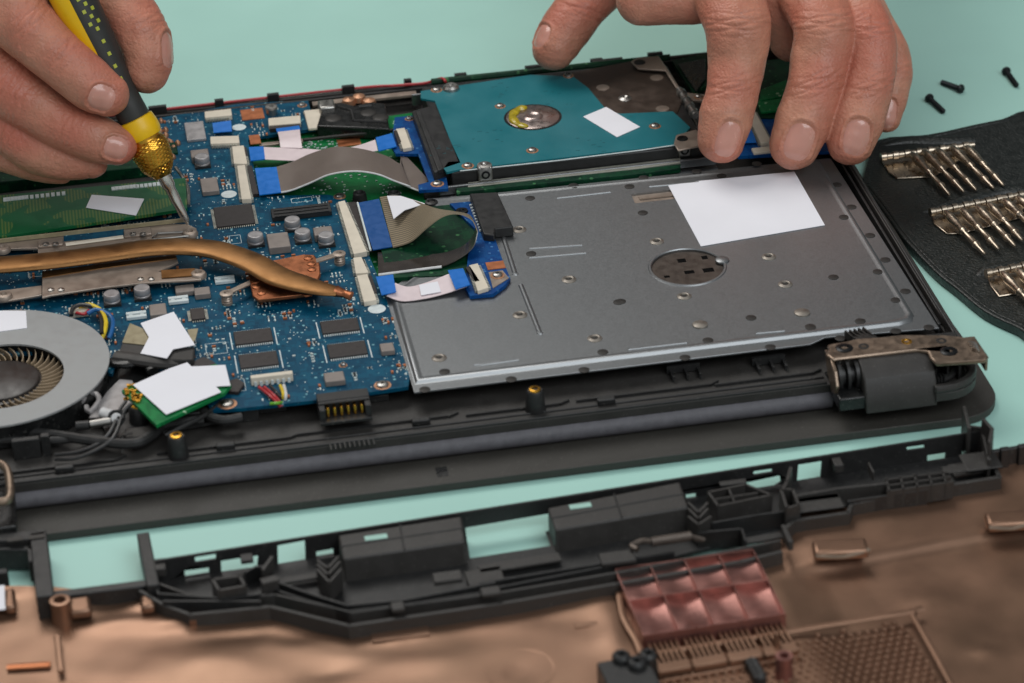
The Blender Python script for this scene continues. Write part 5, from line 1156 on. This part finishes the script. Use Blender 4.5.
# raised folds above each row
def fold(r, *xy): 
    q = pts(r, .5, *xy); obj('leather_fold', MB().tube([k-np.array([0, 0, .12]) for k in q], .34, n=14, flat=.55, sub=5, rr=[.1, .3, .34, .34, .3]), M['leather'], CASE)
fold('I', 285, 425, 420, 400, 600, 402, 765, 395); fold('J', 500, 255, 620, 225, 780, 175, 900, 145, 1050, 140); fold('J', 780, 580, 850, 550, 1000, 520, 1100, 500)
hook_proto = None
def row(r, tube_, plate_, hooks):
    a, b = at(r, tube_[0], tube_[1], .75), at(r, tube_[2], tube_[3], .75); d = nrm(b-a); L_ = np.linalg.norm(b-a)
    tb_ = MB(); n_ = max(6, int(L_/.45)*2)
    for k in range(n_):
        s0, s1 = a+d*L_*k/n_, a+d*L_*(k+.86)/n_; tb_.cyl(s0, s1, .17 if k % 2 == 0 else .13, n=14)
    q = pts(r, .52, *plate_); A = sum(q[i][0]*q[(i+1) % len(q)][1]-q[(i+1) % len(q)][0]*q[i][1] for i in range(len(q)))
    if A < 0: q = q[::-1]
    o = obj('hook_plate', MB().prism([(k[0], k[1]) for k in q], .44, .50), M['hookm'], CASE, bevel=.03); obj('hinge_tube', tb_, M['hookm'], o)
    for (X0, Y0, X1, Y1) in hooks:
        p0, p1 = at(r, X0, Y0, .85), at(r, X1, Y1, .66)
        h = MB(); h.rod(p0, p1, [(.07, 0), (.14, .04), (.19, .2), (.13, .42), (.17, .45), (.17, .48), (.10, .52), (.12, .74), (.16, .77), (.15, .8), (.10, .84), (.08, .97), (.04, 1)], 12)
        obj('hook', h, M['hookm'], CASE)
row('I', (290, 495, 768, 432), (285, 500, 330, 570, 372, 598, 560, 590, 700, 500, 760, 440), ((445, 475, 640, 690), (505, 462, 712, 672), (575, 455, 775, 664), (648, 442, 865, 655), (722, 440, 915, 640)))
row('J', (540, 268, 1045, 170), (545, 262, 560, 320, 625, 372, 700, 370, 1000, 290, 1045, 180), ((615, 262, 820, 480), (700, 250, 890, 455), (780, 238, 975, 440), (840, 222, 1010, 410), (915, 200, 1090, 370), (985, 185, 1160, 350)))
row('J', (825, 580, 1300, 480), (825, 575, 850, 640, 890, 690, 1200, 640, 1290, 500), ((905, 572, 1110, 790), (985, 555, 1180, 770), (1060, 540, 1250, 750)))
# ================================================================== SCREWDRIVER
TIP = P(188, 224, 2.52); dT = depth(TIP)
TOPp = D3(43, -62, dT-2.6)
SD = thing('screwdriver', 'yellow and black precision screwdriver with gold knurled collar, held in the hand', 'screwdriver', TIP)
ax_s = nrm(TOPp-TIP); 
def along(px, py):          # point of the axis nearest to a picture point
    best = min(np.linspace(0, np.linalg.norm(TOPp-TIP)*1.2, 400), key=lambda s: (lambda j: abs(py-(341.5-F*(j@VU)/-(j@VB))))(TIP+ax_s*s-CAM)); return best
s_sh, s_c0, s_c1, s_y0, s_y1 = along(0, 181), along(0, 176), along(0, 139), along(0, 136), along(0, 119)
fx_ = nrm(VR-ax_s*(VR@ax_s)); fy_ = np.cross(ax_s, fx_); FRS = (fx_, fy_, ax_s)
obj('shaft', MB().lathe(TIP, [(.06, 0), (.09, .12), (.15, .3), (.17, .8), (.2, 1.0), (.2, 1.5), (.26, 1.6), (.26, s_c0+.3)], 20, FRS), mat('polished_chrome', (222, 218, 210), .22, metal=1, var=.1, vs=200), SD)
ck = MB(); nr, na = 44, 64; vs = []
for k in range(nr+1):
    s_ = k/nr; R0 = np.interp(s_, [0, .12, .3, .7, .9, 1], [.33, .44, .62, .72, .66, .6])
    for i in range(na):
        kn = .03*((i//2+k//2) % 2) if .1 < s_ < .92 else 0; a_ = 2*math.pi*(i+.0)/na; vs.append(TIP+ax_s*(s_c0+(s_c1-s_c0)*s_)+fx_*(R0+kn)*math.cos(a_+s_*.6)+fy_*(R0+kn)*math.sin(a_+s_*.6))
ck.add(vs, [(k*na+i, k*na+(i+1) % na, (k+1)*na+(i+1) % na, (k+1)*na+i) for k in range(nr) for i in range(na)]+[tuple(range(na))[::-1]])
obj('knurled_collar', ck, M['gold'], SD, smooth=20)
obj('collar_neck', MB().lathe(TIP, [(.62, s_c1-.05), (.63, s_c1+.06), (.5, s_c1+.1), (.5, s_y0)], 32, FRS), M['gold'], SD)
obj('yellow_ring', MB().lathe(TIP, [(.5, s_y0-.1), (.68, s_y0-.06), (.74, s_y0+.1), (.74, s_y0+.35), (.68, s_y1), (.5, s_y1+.05)], 32, FRS), M['yellow'], SD)
hb2 = MB(); L2 = np.linalg.norm(TOPp-TIP); prof = [(.55, s_y1-.1), (.6, s_y1+.1), (.58, s_y1+.6), (.56, s_y1+1.2), (.64, s_y1+2.2), (.74, s_y1+3.3), (.8, s_y1+4.5), (.8, s_y1+6), (.74, s_y1+8), (.5, s_y1+8.6), (0, s_y1+8.8)]
hb2.lathe(TIP, prof, 40, FRS); ho = obj('handle', hb2, M['rubber'], SD)
def hr_(s): return float(np.interp(s, [p[1] for p in prof], [p[0] for p in prof]))
yl = MB()
for base in (math.radians(234), math.radians(85)):
    vs = []; n1, n2 = 20, 8
    for k in range(n1+1):
        s_ = s_y1+1.75+k*5.6/n1; wd = .62*min(1, (k/n1*6)**.5+.02)
        for i in range(n2+1): a_ = base+wd*(i/n2-.5)*2; R_ = hr_(s_)+.03; vs.append(TIP+ax_s*s_+fx_*R_*math.cos(a_)+fy_*R_*math.sin(a_))
    yl.add(vs, [(k*(n2+1)+i, k*(n2+1)+i+1, (k+1)*(n2+1)+i+1, (k+1)*(n2+1)+i) for k in range(n1) for i in range(n2)])
YELLOW_BASES = True
obj('yellow_panel', yl, M['yellow'], ho)
dt = MB()
for k in range(12):
    for i in (-1, 0, 1):
        s_ = s_y1+1.6+k*.5+(.25 if i else 0); a_ = math.radians(302)+i*.22; 
        if k < 4 and i: continue
        R_ = hr_(s_)+.005; c_ = TIP+ax_s*s_+fx_*R_*math.cos(a_)+fy_*R_*math.sin(a_); nn = fx_*math.cos(a_)+fy_*math.sin(a_); tt = np.cross(ax_s, nn)
        dt.box(c_, (.13, .14, .05), ax=(tt, ax_s, nn))
oo = obj('grip_dots', dt, M['dot'], ho)

# ================================================================== THE PERSON'S HANDS
PER = thing('person', 'person with bare hands, one turning the yellow screwdriver, the other steadying the laptop', 'person', (0, 24, 0))
def finger_mesh(mb, chain, dors, n=28, step=.12, cap_end=True, fl=.92):
    """chain: [(point, radius)], from the tip centre backwards; dors: dorsal direction"""
    pp = spline([c[0] for c in chain], 10); m = len(pp); rr = np.interp(np.linspace(0, 1, m), np.linspace(0, 1, len(chain)), [c[1] for c in chain])
    # rounded tip in front of the first centre
    t0 = nrm(pp[0]-pp[1]); tip = []
    for k in range(6, 0, -1):
        a_ = k/6*math.pi/2; tip.append((pp[0]+t0*rr[0]*.95*math.sin(a_), max(.02, rr[0]*math.cos(a_))))
    P_ = [a for a, _ in tip]+list(pp); R_ = [b for _, b in tip]+list(rr)
    te = nrm(pp[-1]-pp[-2])
    for k in range(1, 6):
        a_ = k/5*math.pi/2; P_.append(pp[-1]+te*rr[-1]*math.sin(a_)); R_.append(max(.02, rr[-1]*math.cos(a_)))
    vs = []; M_ = len(P_)
    for i, p in enumerate(P_):
        t = nrm(P_[min(i+1, M_-1)]-P_[max(i-1, 0)]); sd = nrm(np.cross(t, dors)); u = np.cross(sd, t)
        for k in range(n): a_ = 2*math.pi*k/n; vs.append(p+sd*R_[i]*math.cos(a_)+u*R_[i]*fl*math.sin(a_))
    fs = [(i*n+k, i*n+(k+1) % n, (i+1)*n+(k+1) % n, (i+1)*n+k) for i in range(M_-1) for k in range(n)]+[tuple(range(n))[::-1], tuple((M_-1)*n+k for k in range(n))]
    mb.add(vs, fs)
def build_hand(name, label, fingers, blobs, creases, nails, voxel=.055):
    mb = MB()
    for ch_, d_ in fingers: finger_mesh(mb, ch_, np.array(d_))
    me = bpy.data.meshes.new('tmp'); me.from_pydata([tuple(np.array(v)*U) for v in mb.v], [], mb.f)
    ob = bpy.data.objects.new('tmp', me); COL.objects.link(ob)
    rm_ = ob.modifiers.new('r', 'REMESH'); rm_.mode = 'VOXEL'; rm_.voxel_size = voxel*U; rm_.use_smooth_shade = True
    sm2 = ob.modifiers.new('s', 'SMOOTH'); sm2.factor = .6; sm2.iterations = 7
    dg = bpy.context.evaluated_depsgraph_get(); m2 = bpy.data.meshes.new_from_object(ob.evaluated_get(dg)); bpy.data.objects.remove(ob)
    nv = len(m2.vertices); V = np.empty(nv*3); m2.vertices.foreach_get('co', V); V = V.reshape(-1, 3)/U
    N = np.empty(nv*3); m2.vertices.foreach_get('normal', N); N = N.reshape(-1, 3)
    disp = np.zeros(nv)
    for c, ax, up_, R_, dep in creases:      # transverse wrinkles across a knuckle
        c = np.array(c); ax = nrm(np.array(ax)); d = V-c; s_ = d@ax; lat = np.linalg.norm(d-np.outer(s_, ax), axis=1); dors_ = np.clip(N@nrm(np.array(up_)), 0, 1)
        w = dors_*(lat < R_*1.6)*np.exp(-(s_/(R_*.9))**4); sdv = np.cross(ax, nrm(np.array(up_))); q_ = d@sdv
        bend = s_+.10*(q_/R_)**2*R_
        for o_, a_, wd in ((-.26, .5, .045), (-.10, .85, .05), (.03, 1.0, .055), (.16, .8, .05), (.31, .45, .045)):
            disp -= 1.5*dep*a_*w*np.exp(-((bend-o_*R_*1.4-.05*np.sin(q_*5+o_*20))/wd)**2)
        disp += dep*1.3*w*np.exp(-(s_/(R_*.45))**2)
    for c, ld, wd_, L_, W_, up_ in nails:
        c = np.array(c); d = V-c; u = (d@wd_)/(W_/2); v = (d@ld)/(L_/2); f = np.clip(N@nrm(np.array(up_)), 0, 1); far = np.abs(d@nrm(np.array(up_))) < 1.0
        e = (np.abs(u)**3+np.abs(v)**2.6)**(1/2.8); k = f**.4*far
        disp += k*(-.05*(e < 1.03)+.05*np.exp(-((e-1.17)/.1)**2)*(v < .75))
    # very shallow irregularities
    disp += .016*np.sin(V[:, 0]*3.1+V[:, 2]*2.3)*np.sin(V[:, 1]*2.7+V[:, 2]*1.9)+.006*np.sin(V[:, 0]*9+V[:, 2]*7)*np.sin(V[:, 2]*8-V[:, 0]*5)
    V = V+N*disp[:, None]
    c0 = np.array([(V[:, 0].min()+V[:, 0].max())/2, (V[:, 1].min()+V[:, 1].max())/2, V[:, 2].min()])
    m2.vertices.foreach_set('co', ((V-c0)*U).ravel()); m2.polygons.foreach_set('use_smooth', [True]*len(m2.polygons)); m2.materials.clear(); m2.materials.append(M['skin']); m2.update(); m2.name = name
    fl_ = np.zeros(nv)
    for c, ax, up_, R_, dep in creases: fl_ = np.maximum(fl_, np.exp(-(np.linalg.norm((V-np.array(c)), axis=1)/(R_*1.25))**4))
    for c, ld, wd_, L_, W_, up_ in nails: fl_ = np.maximum(fl_, .75*np.exp(-(np.linalg.norm((V-np.array(c)-ld*.7*L_), axis=1)/(W_*1.0))**2))
    at_ = m2.attributes.new('flush', 'FLOAT', 'POINT'); at_.data.foreach_set('value', fl_.astype(np.float32))
    o = bpy.data.objects.new(name, m2); COL.objects.link(o); o.parent = PER; o.location = (c0-WPOS[PER.name])*U; WPOS[o.name] = c0; o['label'] = label
    bvh = BVHTree.FromPolygons([tuple(v) for v in V], [tuple(p.vertices) for p in m2.polygons])
    for c, ld, wd_, L_, W_, up_ in nails:
        up_ = nrm(np.array(up_)); m_ = MB(); nr_, na_ = 9, 40; vs = []
        for k in range(nr_+1):
            rho = k/nr_
            for i in range(na_):
                a_ = 2*math.pi*i/na_; ca, sa = math.cos(a_), math.sin(a_); u = math.copysign(abs(ca)**.72, ca)*rho; v = math.copysign(abs(sa)**.78, sa)*rho
                p = np.array(c)+wd_*u*W_/2+ld*v*L_/2; h, nn, _, _ = bvh.ray_cast(Vector(p+up_*1.5), Vector(-up_), 4)
                if h is None: h = Vector(p); nn = Vector(up_)
                lift = .045*(1-rho**6)-.02*(rho**8)+(.03 if v > .6 else 0)*(v-.6)
                vs.append(np.array(h)+up_*lift)
        m_.add(vs, [(k*na_+i, k*na_+(i+1) % na_, (k+1)*na_+(i+1) % na_, (k+1)*na_+i) for k in range(nr_) for i in range(na_)])
        obj('fingernail', m_, M['nail'], o, smooth=80)
    return o
UPD = nrm(VB*1.0+VU*.25)                       # mostly towards the camera
def ch(d0, *a):           # picture x, y, depth offset, radius
    return [(D3(a[i], a[i+1], d0+a[i+2]), a[i+3]) for i in range(0, len(a), 4)]
# --- hand steadying the drive bay (fingers point down towards the camera)
dI = depth(P(730, 163, 2.55)); dM = depth(P(790, 168, 2.25)); dR = depth(P(850, 166, 2.2)); dT2 = depth(P(552, 76, 2.7)); dL = depth(P(888, 138, 1.4))
fI = ch(dI-.5, 721, 141, 0, .90, 726, 118, .0, 1.04, 733, 90, .1, 1.0, 737, 60, .3, 1.12, 738, 28, .3, 1.28, 730, 0, 1.2, 1.35, 718, -40, 3.0, 1.45, 700, -75, 4.6, 1.6)
fM = ch(dM-.5, 794, 146, 0, .96, 803, 122, .0, 1.09, 814, 90, .1, 1.06, 820, 60, .3, 1.15, 824, 28, .4, 1.18, 812, 0, 1.5, 1.25, 785, -38, 3.5, 1.4, 750, -75, 5, 1.5)
fR = ch(dR-.5, 850, 143, 0, .90, 857, 122, .0, 1.03, 867, 90, .1, .96, 872, 60, .3, .96, 868, 32, .6, .98, 850, 5, 1.7, 1.1, 820, -30, 3.5, 1.3, 780, -70, 5, 1.4)
fL = ch(dL-.3, 886, 118, 0, .60, 890, 98, .1, .70, 895, 72, .3, .70, 888, 48, .6, .76, 872, 26, 1.5, .9, 850, -5, 3.0, 1.1, 810, -50, 4.6, 1.3)
fT = ch(dT2-.6, 554, 49, 0, .92, 565, 30, .2, 1.08, 584, 4, .5, 1.10, 608, -20, 1.2, 1.25, 650, -45, 2.5, 1.5, 690, -80, 4.5, 1.8)
fX = ch(dI+2.2, 775, -10, 0, 1.2, 786, 18, .2, 1.1, 790, 40, .3, .85)
web = ch(dI+1.5, 640, 0, 0, 1.0, 670, -4, .2, 1.15, 705, -8, .3, 1.2, 740, -20, .8, 1.4, 780, -30, 1.5, 1.5)
pal = ch(dI+4.5, 700, -60, 0, 1.9, 740, -75, .5, 2.1, 790, -90, 1, 2.1, 800, -200, 5, 2.6)
pal2 = ch(dI+4.5, 660, -60, 0, 1.9, 720, -130, 2, 2.4, 740, -260, 7, 2.6, 760, -420, 14, 3.0)
def nl(px, py, d, L_, W_, dirx, diry, up_=None, side=0):
    """nail at a picture point; (dirx, diry) its lengthwise direction in the picture"""
    u_ = nrm(UPD if up_ is None else up_); ld = VR*dirx-VU*diry; ld = nrm(ld-u_*(ld@u_)); return (D3(px, py, d), ld, nrm(np.cross(ld, u_)), L_, W_, u_)
nailsR = [nl(728, 139, dI-1.2, 1.3, .92, -.28, 1, VB+VR*.3+VU*.1), nl(800, 141, dM-1.4, 1.4, 1.08, -.35, 1, VB+VR*.1+VU*.1), nl(857, 137, dR-1.3, 1.35, 1.0, -.2, 1, VB+VR*.1+VU*.1), nl(891, 113, dL-1.0, 1.15, .6, -.1, 1, VB*.8+VR*.15), nl(545, 38, dT2-.9, 1.0, .9, -.45, 1, VB*.12-VR*.8+VU*.4)]
def cr(px, py, d, dx, dy, R_, dep, up_=None): return (D3(px, py, d), VR*dx-VU*dy, VB if up_ is None else up_, R_, dep)
creR = [cr(733, 88, dI-.5, .15, 1, .95, .035), cr(738, 27, dI-.2, .05, 1, 1.1, .045), cr(814, 86, dM-.5, .3, 1, .98, .035), cr(825, 24, dM-.1, .1, 1, 1.1, .045), cr(868, 88, dR-.5, .2, 1, .9, .03), cr(870, 30, dR, .0, 1, .95, .04), cr(896, 70, dL, .05, 1, .66, .025), cr(580, 12, dT2-.4, .4, -.9, 1.0, .03)]
build_hand('hand', 'hand pressing five fingertips on the hard drive bay', [(f, VB+VU*.3) for f in (fI, fM, fR, fL, fX, web, pal, pal2)]+[(fT, VB*.6-VR*.6+VU*.3)], [], creR, nailsR)
# --- hand holding the screwdriver
d0 = dT-1.2
gI = ch(d0-.9, 108, 95, 0, .82, 90, 84, -.1, .98, 60, 58, -.1, 1.03, 28, 28, .1, 1.18, 2, -2, .5, 1.45, -40, -45, 1.5, 1.7)
gM = ch(d0-.1, 118, 146, 0, .74, 96, 138, 0, .92, 66, 124, .1, .98, 32, 102, .2, 1.12, 0, 78, .4, 1.25, -50, 40, 1.4, 1.5)
gR = ch(d0+.6, 92, 163, 0, .6, 72, 158, .1, .86, 40, 148, .2, 1.0, 5, 122, .4, 1.05, -35, 95, 1.0, 1.25, -70, 60, 1.6, 1.4)
gL = ch(d0+1.3, 62, 173, 0, .42, 42, 168, .1, .55, 12, 155, .2, .75, -30, 135, .6, .95, -70, 100, 1.2, 1.2)
gT = ch(d0+.45, 147, 71, 0, .88, 148, 55, .0, 1.0, 141, 32, .1, 1.08, 126, 8, .3, 1.1, 108, -20, .6, 1.2, 60, -60, 1.4, 1.7)
gW = ch(d0+1.2, 20, 10, 0, 1.6, 40, -20, .2, 1.6, 80, -40, .4, 1.5); gB = ch(d0+1.0, -40, 60, 0, 1.7, -60, 0, .5, 2.0, -80, -80, 1.5, 2.4, -120, -220, 5, 2.8, -160, -400, 11, 3.0)
gF = ch(d0+.9, -10, 60, 0, 1.3, 10, 90, .2, 1.1, 5, 110, .3, .9)
nailsL = [nl(101, 103, d0-2.0, .95, 1.0, .95, .5, VB*.9-VU*.45+VR*.1), nl(117, 151, d0-1.0, .9, .85, .95, .3, VB*.8-VU*.3+VR*.2), nl(168, 50, d0+.3, 1.3, 1.0, .12, 1, VB*-.12+VR*.9+VU*.3)]
creL = [cr(62, 60, d0-1, .8, .6, 1.0, .022, VB+VU*.5), cr(28, 28, d0-1, .8, .7, 1.1, .03, VB+VU*.5), cr(70, 126, d0-.5, .9, .45, .95, .025, VB+VU*.2), cr(8, 84, d0-.5, .9, .6, 1.15, .035, VB+VU*.2), cr(10, 126, d0, .9, .5, 1.0, .03, VB+VU*.2), cr(140, 26, d0+.4, -.4, -1, 1.0, .025, VB*.5+VR*.7)]
build_hand('hand', 'hand pinching the screwdriver handle between thumb and index finger', [(f, VB+VU*.4) for f in (gI, gM, gR, gL, gW, gB, gF)]+[(gT, VB*.4+VR*.8)], [], creL, nailsL)

# ================================================================== CAMERA, LIGHT, WORLD
cam = bpy.data.cameras.new('camera'); co = bpy.data.objects.new('camera', cam); COL.objects.link(co)
cam.sensor_width = 36; cam.lens = F*36/1024; cam.clip_start = .05; cam.clip_end = 50
co.matrix_world = Matrix([[*RC[0], CAM[0]*U], [*RC[1], CAM[1]*U], [*RC[2], CAM[2]*U], [0, 0, 0, 1]])
cam.dof.use_dof = True; cam.dof.focus_distance = depth(P(500, 230, 2))*U; cam.dof.aperture_fstop = 14.0
sc.camera = co
def area(name, loc, aim, size, sy, power, col):
    l = bpy.data.lights.new(name, 'AREA'); l.shape = 'RECTANGLE'; l.size = size; l.size_y = sy; l.energy = power; l.color = col
    o = bpy.data.objects.new(name, l); COL.objects.link(o); o.location = loc; d = Vector(aim)-Vector(loc); o.rotation_euler = d.to_track_quat('-Z', 'Y').to_euler(); return o
area('key_softbox', (-.35, .75, 1.25), (0, .05, 0), 1.1, .7, 12, (1, .97, .93))
area('fill_softbox', (.5, -1.1, 1.4), (0, -.05, 0), 1.2, 1.2, 15, (.93, .97, 1))
w = bpy.data.worlds.new('World'); sc.world = w; w.use_nodes = True; nt = w.node_tree; bg = nt.nodes['Background']
tc = nt.nodes.new('ShaderNodeTexCoord'); sp_ = nt.nodes.new('ShaderNodeSeparateXYZ'); nt.links.new(tc.outputs['Generated'], sp_.inputs[0])
mr = nt.nodes.new('ShaderNodeMapRange'); mr.inputs[1].default_value = -.9; mr.inputs[2].default_value = .6; mr.inputs[3].default_value = .40; mr.inputs[4].default_value = .07; nt.links.new(sp_.outputs[1], mr.inputs[0])
bg.inputs[0].default_value = (.95, .98, 1, 1); nt.links.new(mr.outputs[0], bg.inputs[1])
sc.view_settings.view_transform = 'Standard'; sc.view_settings.look = 'None'; sc.view_settings.exposure = 0; sc.view_settings.gamma = 1
sc.cycles.use_denoising = True
